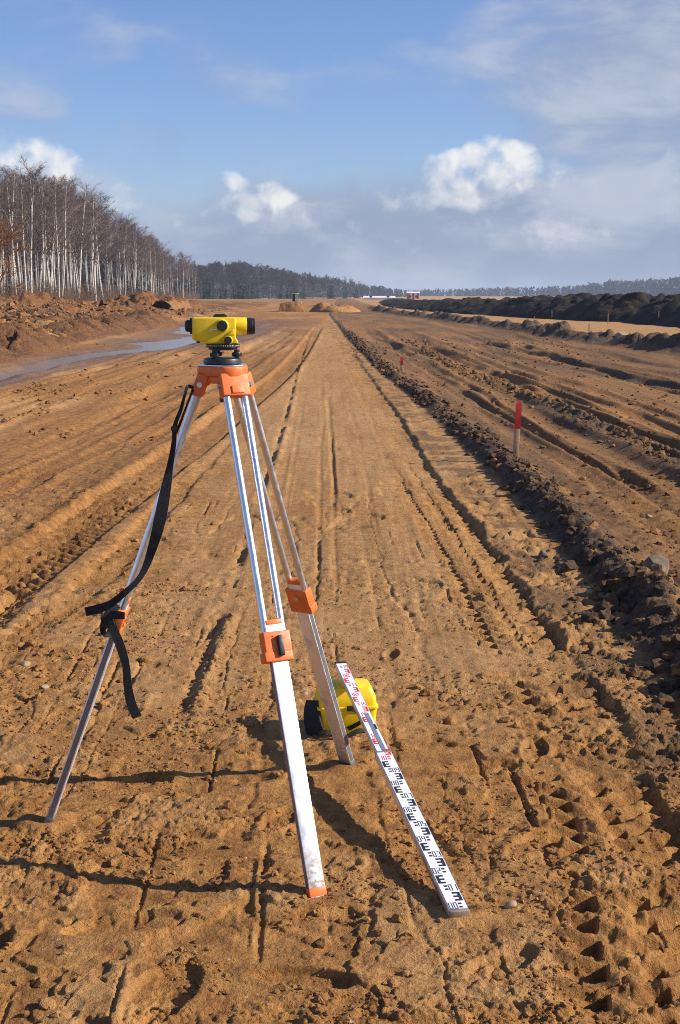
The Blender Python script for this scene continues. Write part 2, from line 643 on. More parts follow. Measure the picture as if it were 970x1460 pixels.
RIGHT = [(Path([(692, 483), (681, 491), (702, 503), (790, 520), (980, 556)], y0=5), 0.13, 0.30, 1),
         (Path([(716, 483), (704, 491), (726, 502), (810, 517), (980, 547)], y0=5), 0.13, 0.30, 1),
         (Path([(752, 483), (741, 491), (764, 502), (860, 520), (980, 540)], y0=5), 0.15, 0.34, 1),
         (Path([(560, 480), (640, 503), (701, 522), (797, 552), (970, 612)], y0=5), 0.10, 0.30, 1),
         (Path([(520, 478), (600, 508), (690, 550), (760, 592), (845, 640), (903, 672), (970, 708)], y0=4), 0.17, 0.42, 1),
         (Path([(540, 500), (640, 550), (781, 632), (842, 672), (900, 712), (980, 775)], y0=4), 0.10, 0.30, 0.8),
         (Path([(600, 492), (727, 530), (864, 560), (980, 590)], y0=4), 0.09, 0.28, 0.8),
         (Path([(640, 480), (760, 497), (880, 512), (980, 522)], y0=4), 0.10, 0.4, 0.9)]
P_R7 = Path([(640, 520), (727, 556), (775, 571), (839, 600), (903, 630), (967, 660), (1040, 700)], y0=4)
P_W = Path([(-60, 548), (0, 534), (70, 517), (140, 503), (210, 492), (270, 478), (300, 468)], y0=18, y1=85)
GROOVES = []
for k in range(60):
    gx = -1.35 + 2.2 * rng.random()
    gy = 3.0 + 9.5 * rng.random() ** 1.3
    GROOVES.append((gx, gy, 0.12 + 0.5 * rng.random(), 0.007 + 0.007 * rng.random(), 0.004 + 0.007 * rng.random()))
FINE = []
for k in range(22):
    FINE.append(('E', 0.7 + 7.5 * rng.random() ** 1.2, 0.05 + 0.09 * rng.random(), 0.022 + 0.035 * rng.random(), 7 + 14 * rng.random(), 18 + 60 * rng.random(), k))
for k in range(16):
    FINE.append(('C', -0.55 - 5.0 * rng.random() ** 1.2, 0.05 + 0.09 * rng.random(), 0.020 + 0.030 * rng.random(), 7 + 10 * rng.random(), 18 + 45 * rng.random(), 30 + k))
for k in range(7):
    FINE.append(('A', 0.12 + 1.0 * rng.random(), 0.012 + 0.012 * rng.random(), 0.003 + 0.004 * rng.random(), 7 + 4 * rng.random(), 14 + 30 * rng.random(), 50 + k))
PRINTS = [(-0.60, 3.75, 0.3, 0.35), (-0.10, 3.45, -0.2, 0.3), (-0.75, 4.95, 0.5, 0.3), (-0.2, 4.55, 1.2, 0.28), (0.62, 4.35, 0.9, 0.3),
          (0.75, 5.3, 1.4, 0.26), (0.25, 6.75, 1.45, 0.2), (0.52, 5.1, 0.2, 0.3), (-0.45, 3.35, 1.3, 0.4), (0.95, 3.6, 0.4, 0.3),
          (-0.95, 5.75, 0.7, 0.3), (0.42, 3.5, 0.8, 0.28), (-1.0, 3.6, 1.0, 0.3), (0.8, 6.4, 0.2, 0.25), (1.2, 6.9, 1.5, 0.3), (0.2, 3.15, 0.1, 0.35)]


def terrain(x, y):
    """height and soil masks (dark, wet, loose, pale) for arrays of ground positions"""
    x = np.asarray(x, dtype=np.float64)
    y = np.asarray(y, dtype=np.float64)
    gap = row_gap(y)
    fade = lambda lam: np.clip(lam / (1.5 * gap) - 1, 0, 1)
    tB, tC, tE, tA, tK = (p.off(x, y) for p in (P_B, P_C, P_E, P_A, P_K))
    n_mid = fbm(x, y, 0.9, 3, 1)
    n_big = fbm(x, y, 5.0, 3, 2)
    n_sm = fbm(x, y, 0.28, 3, 5, gap=gap)

    right = sstep(-0.10, 0.25, tE)                      # churned clay right of the berm
    left = 1 - sstep(-0.2, 0.5, tC + 0.1 * n_mid)       # ground left of the tractor track
    road = (1 - right) * (1 - left)
    near = 1 - sstep(4.9, 7.2, y + 0.9 * n_mid)
    verge = sstep(0.22, 0.42, tC) * (1 - sstep(-0.65, -0.25, tA)) * (1 - sstep(11, 22, y))
    rough = np.clip(np.maximum(near, 0.9 * verge), 0, 1)

    z = 0.012 * n_big * (1 + np.minimum(y, 60) * 0.03)
    z = z + rough * (0.009 * fbm(x, y, 0.55, 4, 8, 0.55, gap))
    bl = billow(x, y, 0.15, 5, 160, 0.62, gap)
    z = z + (0.016 * rough * (0.45 + 0.55 * road) + 0.007 * (1 - rough)) * (bl - 0.5) + 0.014 * right * (bl - 0.5) + 0.010 * left * (bl - 0.5)
    z = z + 0.0065 * n_sm
    z = z + 0.0062 * fbm(x, y, 0.07, 4, 21, 0.65, gap) * (0.50 + 0.50 * rough)
    pits = np.clip(1 - (worley(x, y * 0.6, 0.11, 23)[0] / 0.30) ** 2, 0, 1) * sstep(0.1, 0.4, fbm(x, y, 0.35, 2, 24))
    z = z - (0.012 - 0.004 * rough) * pits * fade(0.08) * (1 - right)
    crack = np.abs(fbm(x * 0.45 + 0.3 * n_sm, y * 1.6, 0.32, 4, 26, 0.6, gap))
    z = z - 0.013 * (1 - sstep(0.0, 0.045, crack)) * sstep(0.0, 0.3, fbm(x, y, 0.8, 2, 27)) * fade(0.12) * (1 - right)
    z = z + 0.010 * clod(x, y, 0.05, 28, 0.10) * fade(0.06) * (1 - right)
    # broken crust: plates with small steps
    wx, wy = 0.05 * fbm(x, y, 0.13, 3, 16, 0.6, gap), 0.05 * fbm(x, y, 0.13, 3, 18, 0.6, gap)
    crust = fbm(x + wx, y * 0.8 + wy, 0.42, 5, 14, 0.55, gap)
    z = z + road * rough * (0.011 * sstep(-0.02, 0.02, crust) + 0.008 * sstep(0.22, 0.25, crust)) - 0.009 * rough * road
    # crumbs and clods lying in drifts
    drift = fbm(x, y, 0.5, 3, 30)
    loose = np.clip(rough * sstep(-0.25, 0.35, drift) + 0.25 * verge, 0, 1)
    for cell, hgt, seed in ((0.075, 0.010, 3), (0.034, 0.008, 4), (0.017, 0.0060, 6)):
        z = z + hgt * clod(x, y, cell, seed, 0.10 + 0.62 * loose) * np.maximum(loose, 0.06 * rough) * fade(cell * 1.6)
    # smooth strip with dragged lines
    strip = road * (1 - rough)
    lines = fbm(x * 14, y * 0.45, 1.0, 3, 40, 0.6)
    z = z + strip * 0.0065 * lines * fade(0.16)
    lin2 = np.abs(fbm(x * 5 + 0.2 * n_sm, y * 0.22, 1.0, 2, 42))
    z = z - (0.010 * strip + 0.006 * rough * road) * (1 - sstep(0.0, 0.06, lin2)) * sstep(-0.1, 0.3, fbm(x * 2, y * 0.5, 1.0, 2, 43)) * fade(0.14)
    torn = sstep(0.30, 0.42, fbm(x, y * 0.7, 0.30, 3, 44, gap=gap)) * strip
    z = z - 0.018 * torn * (1 - sstep(14, 30, y))
    for gx, gy, gl, gw, gd in GROOVES:
        k = np.clip(1 - np.abs(x - gx + 0.02 * (y - gy)) / gw, 0, 1) * np.clip(1 - np.abs((y - gy) / gl) ** 4, 0, 1)
        z = z - gd * 1.5 * np.sqrt(k) * (1 - sstep(0.2, 0.6, n_sm + 0.3)) * road
    for fx, fy, fa, fl in PRINTS:
        ca, sa = math.cos(fa), math.sin(fa)
        lx = (x - fx) * ca + (y - fy) * sa
        ly = -(x - fx) * sa + (y - fy) * ca
        q = (lx / (fl * 0.5)) ** 2 + (ly / (fl * 0.2 * (1 + 0.25 * lx / fl))) ** 2 + 0.3 * n_sm
        z = z - 0.015 * (1 - sstep(0.75, 1.05, q)) + 0.008 * sstep(0.8, 1.15, q) * (1 - sstep(1.2, 2.3, q))
    # ridge of crumbs beside the road strip
    eA = P_A.ends(y) * sstep(-0.45, 0.1, fbm(x * 0.3, y, 0.7, 2, 50))
    z = z + eA * (0.022 * np.exp(-((tA - 0.02) / 0.035) ** 2) * (0.6 + 0.8 * clod(x, y, 0.045, 51, 0.9)) - 0.020 * np.exp(-((tA + 0.04) / 0.03) ** 2))
    # dozer track on the road: transverse lug prints in two rows
    sB = P_B.along(y)
    wig = 0.015 * fbm(x * 0, y, 0.4, 2, 60) + 0.07 * fbm(x * 0, y, 3.5, 2, 62) + 0.02 * n_sm
    tb = tB + wig
    inB = (1 - sstep(0.20, 0.25, np.abs(tb)))
    yn = y + 0.12 * n_mid
    win = lambda a_, b_: sstep(a_ - 0.08, a_ + 0.05, yn) * (1 - sstep(b_ - 0.05, b_ + 0.08, yn))
    patch = np.clip(sstep(6.75, 7.05, yn) + win(5.75, 6.3) + win(4.25, 4.95) + win(2.9, 3.95), 0, 1)
    rough = rough * (1 - 0.75 * patch * inB)
    inb = inB * patch
    z = z - (0.012 + 0.016 * patch) * inB * (0.25 + 0.75 * sstep(-0.20, 0.15, tb)) * (1 - sstep(20, 60, y) * 0.3)
    z = z + (0.002 + 0.014 * (tb > 0)) * np.exp(-((np.abs(tb) - 0.265) / 0.035) ** 2) * sstep(-0.1, 0.4, fbm(x, y, 0.5, 3, 63))
    per = 0.140
    nf = 1 - sstep(5.6, 6.9, y)
    for t0, w_, o_, dep in ((-0.205, 0.085, 0.0, 0.050), (-0.035, 0.080, 0.5, 0.046), (0.095, 0.115, 0.0, 0.056)):
        tt = (tb - t0) / (w_ * (1 + 0.25 * nf))
        ph = (sB / per + o_ + 1.1 * tb + 0.06 * n_sm) % 1.0
        hole = np.clip(tt, 0, 1) * (1 - sstep(0.90, 1.02, tt)) * sstep(0.05, 0.18, ph) * (1 - sstep(0.48, 0.66, ph))
        z = z - dep * (1 + 0.35 * nf) * hole * inb * fade(per)
    z = z + 0.013 * inb * np.sin(2 * math.pi * ((sB - 0.75 * np.abs(tb)) / per + 0.3)) * fade(per)
    # tractor track on the left: close ribs and two rows of holes
    sC = P_C.along(y)
    eC = P_C.ends(y)
    inC = (1 - sstep(0.20, 0.27, np.abs(tC))) * eC
    z = z - 0.045 * inC
    z = z + eC * 0.018 * np.exp(-((tC + 0.30) / 0.05) ** 2) + eC * 0.012 * np.exp(-((tC - 0.33) / 0.07) ** 2)
    rib = np.sin((sC + 0.85 * np.abs(tC)) / 0.15 * 2 * math.pi)
    z = z + 0.020 * inC * rib * fade(0.14) + 0.012 * eC * np.exp(-((tC + 0.29) / 0.06) ** 2) * rib * fade(0.14)
    for row, o_ in ((-0.09, 0.0), (0.09, 0.5)):
        hp = (sC / 0.28 + o_) % 1.0 - 0.5
        z = z - 0.045 * eC * np.clip(1 - ((tC - row) / 0.03) ** 2 - (hp / 0.16) ** 2, 0, 1) * fade(0.16)
    # other ruts
    dark = np.zeros_like(z)
    for grp, base in ((LEFT, left), (RIGHT, right)):
        for i, (p, dep, wid, sgn) in enumerate(grp):
            t = p.off(x, y) + 0.05 * n_mid
            e = p.ends(y, 0.3)
            if sgn > 0:
                flat_ = 1 - sstep(wid * 0.55, wid, np.abs(t))
                vary = (0.50 if grp is LEFT else 0.34) * np.clip(0.75 + 0.9 * fbm(x * 0.3, y * 0.25, 1.5, 2, 65 + i), 0.1, 1.5)
                z = z - sgn * vary * dep * e * flat_
                z = z + sgn * vary * dep * 0.55 * e * (0.15 + 1.3 * bl) * (np.exp(-((t - wid * 1.15) / (wid * 0.35)) ** 2) + np.exp(-((t + wid * 1.15) / (wid * 0.35)) ** 2))
                z = z + 0.014 * e * flat_ * np.sin(p.along(y) / 0.16 * 2 * math.pi) * fade(0.16)
            else:
                z = z - sgn * dep * e * np.exp(-(t / (wid * 0.5)) ** 2) * (0.6 + 0.7 * clod(x, y, 0.14, 70 + i, 0.9))
    for side, o_, w_, dep, ya, yb, k in FINE:
        base, msk = (tE, right) if side == 'E' else (tC, left) if side == 'C' else (tA, road)
        w_e = np.maximum(w_, 0.006 * y) if side != 'A' else np.maximum(w_ * 0.6, 0.0016 * y)
        t = base - o_ - (0.16 if side != 'A' else 0.04) * (vnoise(y / 4.0, y * 0, 400 + k) - 0.5) - 0.05 * (y * 0.03) * ((k % 5) - 2) - (0.03 if side != 'A' else 0.008) * n_mid
        e = sstep(ya, ya * 1.2, y) * (1 - sstep(yb, yb * 1.3, y)) * np.clip(0.2 + 1.6 * vnoise(y / 1.7, y * 0 + k, 430), 0, 1)
        q = t / w_e
        z = z + msk * e * dep * ((0.8 if side != 'A' else 0.3) * np.exp(-(q - 1.25) ** 2 * 4) - np.exp(-q ** 4))
    t7 = P_R7.off(x, y)
    e7 = P_R7.ends(y, 0.4)
    z = z + e7 * 0.06 * np.exp(-(t7 / 0.16) ** 2) * (0.4 + 1.0 * clod(x, y, 0.13, 80, 0.8))
    streak = fbm(x * 1.0, y * 0.06, 0.8, 3, 83, 0.6) * fade(0.5)
    z = z + (0.032 * right + 0.03 * left) * streak * sstep(6, 14, y)
    z = z + right * (0.016 * clod(x, y, 0.10, 84, 0.35) * fade(0.16) + 0.010 * clod(x, y, 0.05, 85, 0.4) * fade(0.09))
    z = z + left * (0.014 * fbm(x, y * 0.5, 0.45, 4, 88, 0.6, gap) + 0.012 * sstep(-0.02, 0.03, fbm(x, y * 0.35, 0.7, 4, 89, 0.6, gap)) + 0.022 * clod(x, y, 0.09, 86, 0.3 + 0.4 * (drift > 0)) * fade(0.15) + 0.012 * clod(x, y, 0.045, 87, 0.5) * fade(0.08))
    # the clod berm between road and field
    hE = (0.105 + 0.07 * fbm(x * 0.2, y, 1.3, 3, 90)) * (1 - 0.35 * sstep(30, 80, y)) * P_E.ends(y, 0.2)
    breaks = 1 - 0.75 * sstep(0.10, 0.4, fbm(x * 0, y, 2.6, 2, 92)) * sstep(13, 18, y)
    tEw = tE - 0.07 + 0.10 * fbm(x, y, 0.6, 3, 93, gap=gap) - 0.10 * (1 - sstep(8, 11, y)) * fbm(x, y, 0.3, 2, 99)
    prof = sstep(-0.17, 0.02, tEw) * (1 - sstep(0.05, 0.36, tEw) * 0.95)
    prof = np.where(tEw > 0.8, prof * (1 - sstep(0.8, 1.3, tEw)), prof)
    lump = 0.42 * clod(x, y, 0.24, 94, 0.85) * fade(0.3) + 0.30 * clod(x, y, 0.12, 95, 0.8) * fade(0.18) + 0.14 * clod(x, y, 0.055, 96, 0.8) * fade(0.09)
    z = z + hE * breaks * prof * (0.62 + 0.85 * lump)
    near_e = np.exp(-((tE + 0.35) / 0.35) ** 2) * P_E.ends(y, 0.2)
    z = z + near_e * (0.03 * clod(x, y, 0.10, 97, 0.30) * fade(0.15) + 0.014 * clod(x, y, 0.045, 98, 0.4) * fade(0.08))
    dark = np.maximum(dark, sstep(-0.20, -0.08, tEw) * (1 - sstep(0.05, 0.26, tEw)) * (0.75 + 0.25 * breaks))
    z = z + 0.03 * right * (1 - sstep(40, 60, y))
    # small dark ridge and the sand strip beyond the field
    eK = P_K.ends(y, 0.3)
    kk = tK + 0.4 * fbm(x, y, 2.5, 3, 101)
    z = z + eK * np.clip(0.40 + 0.55 * fbm(x, y, 3.5, 3, 102), 0.06, 1) * np.exp(-(kk / 0.7) ** 2) * (0.55 + 0.3 * clod(x, y, 0.9, 104, 0.7) + 0.4 * clod(x, y, 0.4, 103, 0.8))
    darkK = eK * np.exp(-((kk + 0.25) / 0.8) ** 2)
    dark = np.maximum(dark, np.clip(darkK * 1.2, 0, 1))
    sand_far = sstep(0.6, 1.4, kk) * sstep(24, 30, y)
    # field clay: brown, patchy
    clay = right * (1 - sand_far)
    dark = np.maximum(dark, clay * np.clip(0.52 + 0.36 * fbm(x * 1.5, y * 0.16, 1.2, 4, 110) + 0.18 * streak, 0.12, 0.9))
    dark = np.maximum(dark, near_e * 0.55 * sstep(0.1, 0.5, fbm(x, y, 0.25, 3, 111) + 0.3 * near_e))
    # wet hollow on the left
    tW = P_W.off(x, y)
    eW = P_W.ends(y, 0.3)
    wl = 0.65 + np.clip((y - 28) * 0.035, 0, 1.7)
    tWn = tW / wl + 0.85 * fbm(x, y * 0.5, 2.6, 4, 120)
    hollow = (1 - sstep(0.2, 1.1, np.abs(tWn))) * eW
    ground_l = sstep(18, 30, y) * (1 - sstep(0.3, 2.4, tW - 1.5))
    z = z * (1 - 0.8 * hollow) - 0.118 * hollow + 0.03 * (1 - hollow) * ground_l
    wet = np.clip(eW * (1 - sstep(0.5, 2.3, np.abs(tWn - 0.25))), 0, 1)
    # bulldozed heaps between the hollow and the wood
    tM = -(tW + 1.4 + np.clip((y - 30) * 0.02, 0, 1))
    heap = sstep(0.0, 3.2, tM) * sstep(28, 40, y) * (1 - sstep(240, 330, y))
    hm = 0.14 + 0.50 * sstep(0, 18, tM) + 0.42 * fbm(x, y, 7, 4, 130, 0.55, gap) + 0.55 * clod(x, y, 2.6, 131, 0.7) * fade(3.0) + 0.34 * clod(x, y, 1.0, 132, 0.75) * fade(1.2) + 0.14 * clod(x, y, 0.4, 133, 0.75) * fade(0.5)
    z = z + heap * np.maximum(hm, 0.0) * 1.0
    dark = np.maximum(dark, heap * np.clip(0.05 + 1.0 * sstep(0.05, 0.40, fbm(x, y, 2.4, 4, 134)), 0, 0.75))
    # distance: low rise of scrapings on the road end
    far = sstep(120, 170, y) * (1 - right) * (1 - heap)
    z = z + far * 0.10 * fbm(x, y, 6, 3, 140)
    z = z - 0.6 * sstep(500, 900, y)
    field = sstep(200, 300, y) * sstep(0, 15, x + 0.0 * y)
    pale = np.clip(strip * (0.60 + 0.5 * fbm(x, y * 0.5, 1.6, 3, 150)) + 0.7 * sand_far + road * rough * 0.45 * sstep(0.02, 0.3, crust), 0, 1)
    pale = np.clip(pale * (1 - inB * 0.25) * (1 - inC), 0, 1)
    pale = np.maximum(pale, left * 0.55 * sstep(0.0, 0.45, fbm(x, y * 0.3, 1.8, 3, 151)))
    pale = np.maximum(pale, field)
    red = np.clip(left * 0.30 + heap * 0.55, 0, 1)
    for fu_, fv_ in ((65, 1170), (455, 1279), (499, 1088), (655, 1300)):
        f_ = at(fu_, fv_)
        r2 = ((x - f_.x) ** 2 + (y - f_.y) ** 2) / 0.0036
        z = np.where(r2 < 12, z * sstep(0.2, 4, r2) + 0.014 * np.exp(-(np.sqrt(r2) - 1.1) ** 2 / 0.25) * (0.6 + 0.8 * n_sm), z)
    return z, dark * (1 - field), wet, red, pale


def terrain_z(x, y):
    return float(terrain(np.array([x]), np.array([y]))[0][0])


# ------------------------------------------------------------------ the ground sheet
def make_ground():
    ys = []
    v = 1640.0
    y = at(485, v).y
    back = [-25, -14, -8, -4.5, -2, -0.5, 0.5, 1.1, 1.6, 2.0, 2.3]
    while y < 6000:
        ys.append(y)
        y += float(row_gap(np.array(y)))
    ys = np.array([b for b in back if b < ys[0] - 0.2] + ys)
    nc = 600
    core = np.linspace(-1, 1, nc)
    side = 1.0 + 0.0025 * np.cumsum(1.32 ** np.arange(1, 25))
    side = 1.0 + (side - 1.0) / (side[-1] - 1.0) * 7.0
    cols = np.concatenate([-side[::-1], core, side])
    half = 0.252 * np.maximum(ys, 2.2) + 0.22
    X = cols[None, :] * half[:, None]
    Y = np.repeat(ys[:, None], len(cols), axis=1)
    zs, dk, wt_, rd, pl = [], [], [], [], []
    for i in range(0, len(ys), 160):
        q = terrain(X[i:i + 160], Y[i:i + 160])
        for l, a in zip((zs, dk, wt_, rd, pl), q):
            l.append(a)
    Z, D, Wt, Rd, Pl = (np.concatenate(l) for l in (zs, dk, wt_, rd, pl))
    nr, ncol = X.shape
    V = np.stack([X, Y, Z], axis=-1).reshape(-1, 3)
    idx = np.arange(nr * ncol).reshape(nr, ncol)
    F = np.stack([idx[:-1, :-1], idx[:-1, 1:], idx[1:, 1:], idx[1:, :-1]], axis=-1).reshape(-1, 4)
    A = np.stack([D, Wt, Rd, np.ones_like(D)], axis=-1).reshape(-1, 4)
    B = np.stack([Pl, Pl, Pl, np.ones_like(D)], axis=-1).reshape(-1, 4)
    return np_mesh('ground', V, F, True, {'soil': A, 'pale': B})


def soil_material(name, clods=False, peat=False):
    m = bpy.data.materials.new(name)
    m.use_nodes = True
    N = Nodes(m.node_tree)
    b = N.n['Principled BSDF']
    co = N.new('ShaderNodeNewGeometry').outputs['Position']
    a = N.new('ShaderNodeVertexColor', layer_name='soil').outputs[0]
    pl = N.new('ShaderNodeVertexColor', layer_name='pale').outputs[0]
    s_ = N.new('ShaderNodeSeparateColor')
    N.put(s_.inputs[0], a)
    dark, wet, red = s_.outputs[0], s_.outputs[1], s_.outputs[2]
    n_l = N.noise(co, 1.7, 5, 0.6)
    n_m = N.noise(co, 11.0, 5, 0.65)
    n_f = N.noise(co, 95.0, 4, 0.7)
    n_g = N.noise(co, 420.0, 2, 0.6)
    sand = N.mix(N.ramp(n_m, 0.32, 0.70), (0.270, 0.115, 0.031), (0.490, 0.242, 0.070))
    sand = N.mix(N.m('MULTIPLY', N.ramp(n_f, 0.45, 0.75), 0.45), sand, (0.50, 0.272, 0.098))
    sand = N.mix(N.m('MULTIPLY', N.ramp(n_f, 0.30, 0.48, 1.0, 0.0), 0.40), sand, (0.175, 0.070, 0.020))
    redc = N.mix(N.ramp(n_m, 0.3, 0.7), (0.115, 0.044, 0.016), (0.255, 0.106, 0.036))
    c = N.mix(N.m('MULTIPLY', red, 0.85), sand, redc)
    palec = N.mix(N.ramp(n_l, 0.3, 0.7), (0.475, 0.257, 0.098), (0.540, 0.325, 0.146))
    c = N.mix(N.m('MULTIPLY', pl, N.ramp(n_m, 0.25, 0.6, 0.45, 0.95)), c, palec)
    darkc = N.mix(N.ramp(n_m, 0.3, 0.72), (0.046, 0.030, 0.019), (0.165, 0.104, 0.060))
    dd = N.m('ADD', dark, N.m('MULTIPLY', N.m('SUBTRACT', n_m, 0.5), 0.55))
    c = N.mix(N.m('MULTIPLY', N.ramp(dd, 0.0, 1.0), N.ramp(dark, 0.0, 0.12)), c, darkc)
    if peat:
        c = N.mix(N.ramp(n_m, 0.3, 0.75), (0.012, 0.009, 0.007), (0.050, 0.034, 0.023))
    wetc = N.mix(N.ramp(n_l, 0.35, 0.65), (0.135, 0.078, 0.046), (0.20, 0.118, 0.068))
    c = N.mix(N.m('MULTIPLY', wet, 0.85), c, wetc)
    stm = N.new('ShaderNodeMapping')
    stm.inputs['Scale'].default_value = (5.5, 0.32, 1.0)
    N.put(stm.inputs[0], co)
    st_ = N.noise(stm.outputs[0], 1.0, 5, 0.65, 0.4)
    c = N.mix(N.ramp(st_, 0.42, 0.68, 0.0, 0.42), c, N.mix(1.0, c, (0.52, 0.47, 0.43), 'MULTIPLY'))
    peb = N.new('ShaderNodeTexVoronoi', feature='F1')
    N.put(peb.inputs['Vector'], co)
    peb.inputs['Scale'].default_value = 34.0
    pc = N.new('ShaderNodeSeparateColor')
    N.put(pc.inputs[0], peb.outputs['Color'])
    speck = N.m('MULTIPLY', N.ramp(peb.outputs['Distance'], 0.14, 0.22, 1.0, 0.0), N.m('GREATER_THAN', pc.outputs[0], 0.93))
    c = N.mix(N.m('MULTIPLY', speck, 0.7), c, (0.55, 0.45, 0.33))
    N.put(b.inputs['Base Color'], c)
    N.put(b.inputs['Roughness'], N.m('SUBTRACT', 0.95, N.m('MULTIPLY', wet, 0.50)))
    b.inputs['Specular IOR Level'].default_value = 0.25
    h = N.m('ADD', N.m('MULTIPLY', n_f, 1.0), N.m('MULTIPLY', n_g, 0.35))
    n_k = N.noise(co, 36.0, 3, 0.6)
    nb0 = N.bump(N.m('MULTIPLY', N.noise(co, 3.2, 5, 0.62), N.m('ADD', red, N.m('MULTIPLY', dark, 0.5))), 0.9, 0.20)
    nb = N.bump(N.m('ADD', n_m, N.m('MULTIPLY', n_k, 0.35)), 0.55 if not clods else 0.2, 0.045, nb0 if not clods else None)
    nb = N.bump(h, 0.9, 0.013, nb)
    N.put(b.inputs['Normal'], nb)
    return m


M['soil'] = soil_material('soil')
ground = link('ground', make_ground(), M['soil'])
tag(ground, 'tan sandy ground of the road bed with tyre ruts', kind='structure')


# ------------------------------------------------------------------ standing water
def make_puddle(name, px, label, level=-0.075, n=40):
    pts = spline([tuple(at(u, v, level))[:2] for u, v in px + px[:1]], n)[:-1]
    me = bpy.data.meshes.new(name)
    me.from_pydata([(p[0], p[1], level) for p in pts], [], [tuple(range(len(pts)))])
    return tag(link(name, me, M['water']), label, kind='structure')


def water_material():
    m = bpy.data.materials.new('muddy_water')
    m.use_nodes = True
    N = Nodes(m.node_tree)
    b = N.n['Principled BSDF']
    co = N.new('ShaderNodeNewGeometry').outputs['Position']
    N.put(b.inputs['Base Color'], N.mix(N.noise(co, 0.8, 3), (0.20, 0.14, 0.095), (0.27, 0.19, 0.13)))
    b.inputs['Roughness'].default_value = 0.16
    b.inputs['IOR'].default_value = 1.333
    N.put(b.inputs['Normal'], N.bump(N.noise(co, 9.0, 2), 0.5, 0.012))
    return m


M['water'] = water_material()
make_puddle('puddle', [(-160, 600), (-40, 575), (80, 540), (200, 512), (290, 488), (310, 470), (290, 458), (200, 470), (60, 490), (-80, 512), (-200, 540)],
            'shallow muddy puddle reflecting the sky left of the wheel ruts')

# ------------------------------------------------------------------ banks and heaps of soil
def ico_base(sub):
    bm = bmesh.new()
    bmesh.ops.create_icosphere(bm, subdivisions=sub, radius=1.0)
    v = np.array([p.co[:] for p in bm.verts], dtype=np.float32)
    f = np.array([[q.index for q in p.verts] for p in bm.faces], dtype=np.int32)
    bm.free()
    return v, f


def rand_rot(n):
    q = rng.normal(size=(n, 4))
    q /= np.linalg.norm(q, axis=1)[:, None]
    w, x, y, z = q.T
    return np.stack([np.stack([1 - 2 * (y * y + z * z), 2 * (x * y - z * w), 2 * (x * z + y * w)], -1),
                     np.stack([2 * (x * y + z * w), 1 - 2 * (x * x + z * z), 2 * (y * z - x * w)], -1),
                     np.stack([2 * (x * z - y * w), 2 * (y * z + x * w), 1 - 2 * (x * x + y * y)], -1)], 1)


def scatter_clods(name, x, y, size, sub, soil, pale, label, sink=0.35, jitter=0.28, zz=None, flat=0.75):
    v, f = ico_base(sub)
    n = len(x)
    z = terrain(x, y)[0] if zz is None else zz
    jit = 1 + jitter * (rng.random((n, len(v))) * 2 - 1)
    sc = size[:, None] * (0.7 + 0.6 * rng.random((n, 3)))
    V = v[None] * jit[:, :, None] * sc[:, None, :]
    V = np.einsum('nij,nkj->nki', rand_rot(n), V)
    V[:, :, 2] *= flat
    V[:, :, 0] += x[:, None]
    V[:, :, 1] += y[:, None]
    V[:, :, 2] += (z + size * (0.5 - sink))[:, None]
    F = (f[None] + (np.arange(n) * len(v))[:, None, None]).reshape(-1, 3)
    k = len(v)
    A = np.concatenate([np.repeat(soil, k, axis=0), np.ones((n * k, 1))], axis=1)
    B = np.concatenate([np.repeat(pale[:, None], k, axis=0).repeat(3, 1), np.ones((n * k, 1))], axis=1)
    me = np_mesh(name, V.reshape(-1, 3), F, False, {'soil': A, 'pale': B})
    o = link(name, me, M['clod'])
    return tag(o, label, kind='stuff')


M['clod'] = soil_material('clod_soil', True)
M['peat'] = soil_material('peat_soil', False, True)

# crumbs of sand in the foreground
n = 38000
cy = 2.9 + 5.6 * rng.random(n) ** 1.25
cx = (rng.random(n) * 2 - 1) * (0.27 * cy + 0.25)
keep = (vnoise(cx / 0.33, cy / 0.33, 200) + 0.45 * vnoise(cx / 0.09, cy / 0.09, 203) > 0.76)
tb_ = np.abs(P_B.off(cx, cy))
keep &= (tb_ > 0.22) | (rng.random(n) < 0.35)
keep &= P_E.off(cx, cy) < -0.2
keep &= (cy < 6.5) | (P_A.off(cx, cy) < -0.15) | (P_B.off(cx, cy) > -0.1) | (rng.random(n) < 0.2)
cx, cy = cx[keep], cy[keep]
cs = 0.0024 + 0.009 * rng.random(len(cx)) ** 4
scatter_clods('sand_crumbs', cx, cy, cs, 1, np.zeros((len(cx), 3)), 0.35 * rng.random(len(cx)), 'loose crumbs of tan sand strewn over the foreground')
# bigger lumps of sand, foreground and left verge
n = 1500
cy = 2.9 + 9.0 * rng.random(n) ** 1.5
cx = (rng.random(n) * 2 - 1) * (0.27 * cy + 0.25)
keep = (vnoise(cx / 0.45, cy / 0.45, 205) > 0.55) & (P_E.off(cx, cy) < -0.3) & ((cy < 6.2) | (P_A.off(cx, cy) < -0.3))
keep &= np.abs(P_C.off(cx, cy)) > 0.25
cx, cy = cx[keep], cy[keep]
cs = 0.010 + 0.020 * rng.random(len(cx)) ** 3
scatter_clods('sand_lumps', cx, cy, cs, 2, np.zeros((len(cx), 3)), 0.3 * rng.random(len(cx)), 'lumps of caked sand lying in the foreground', sink=0.5)
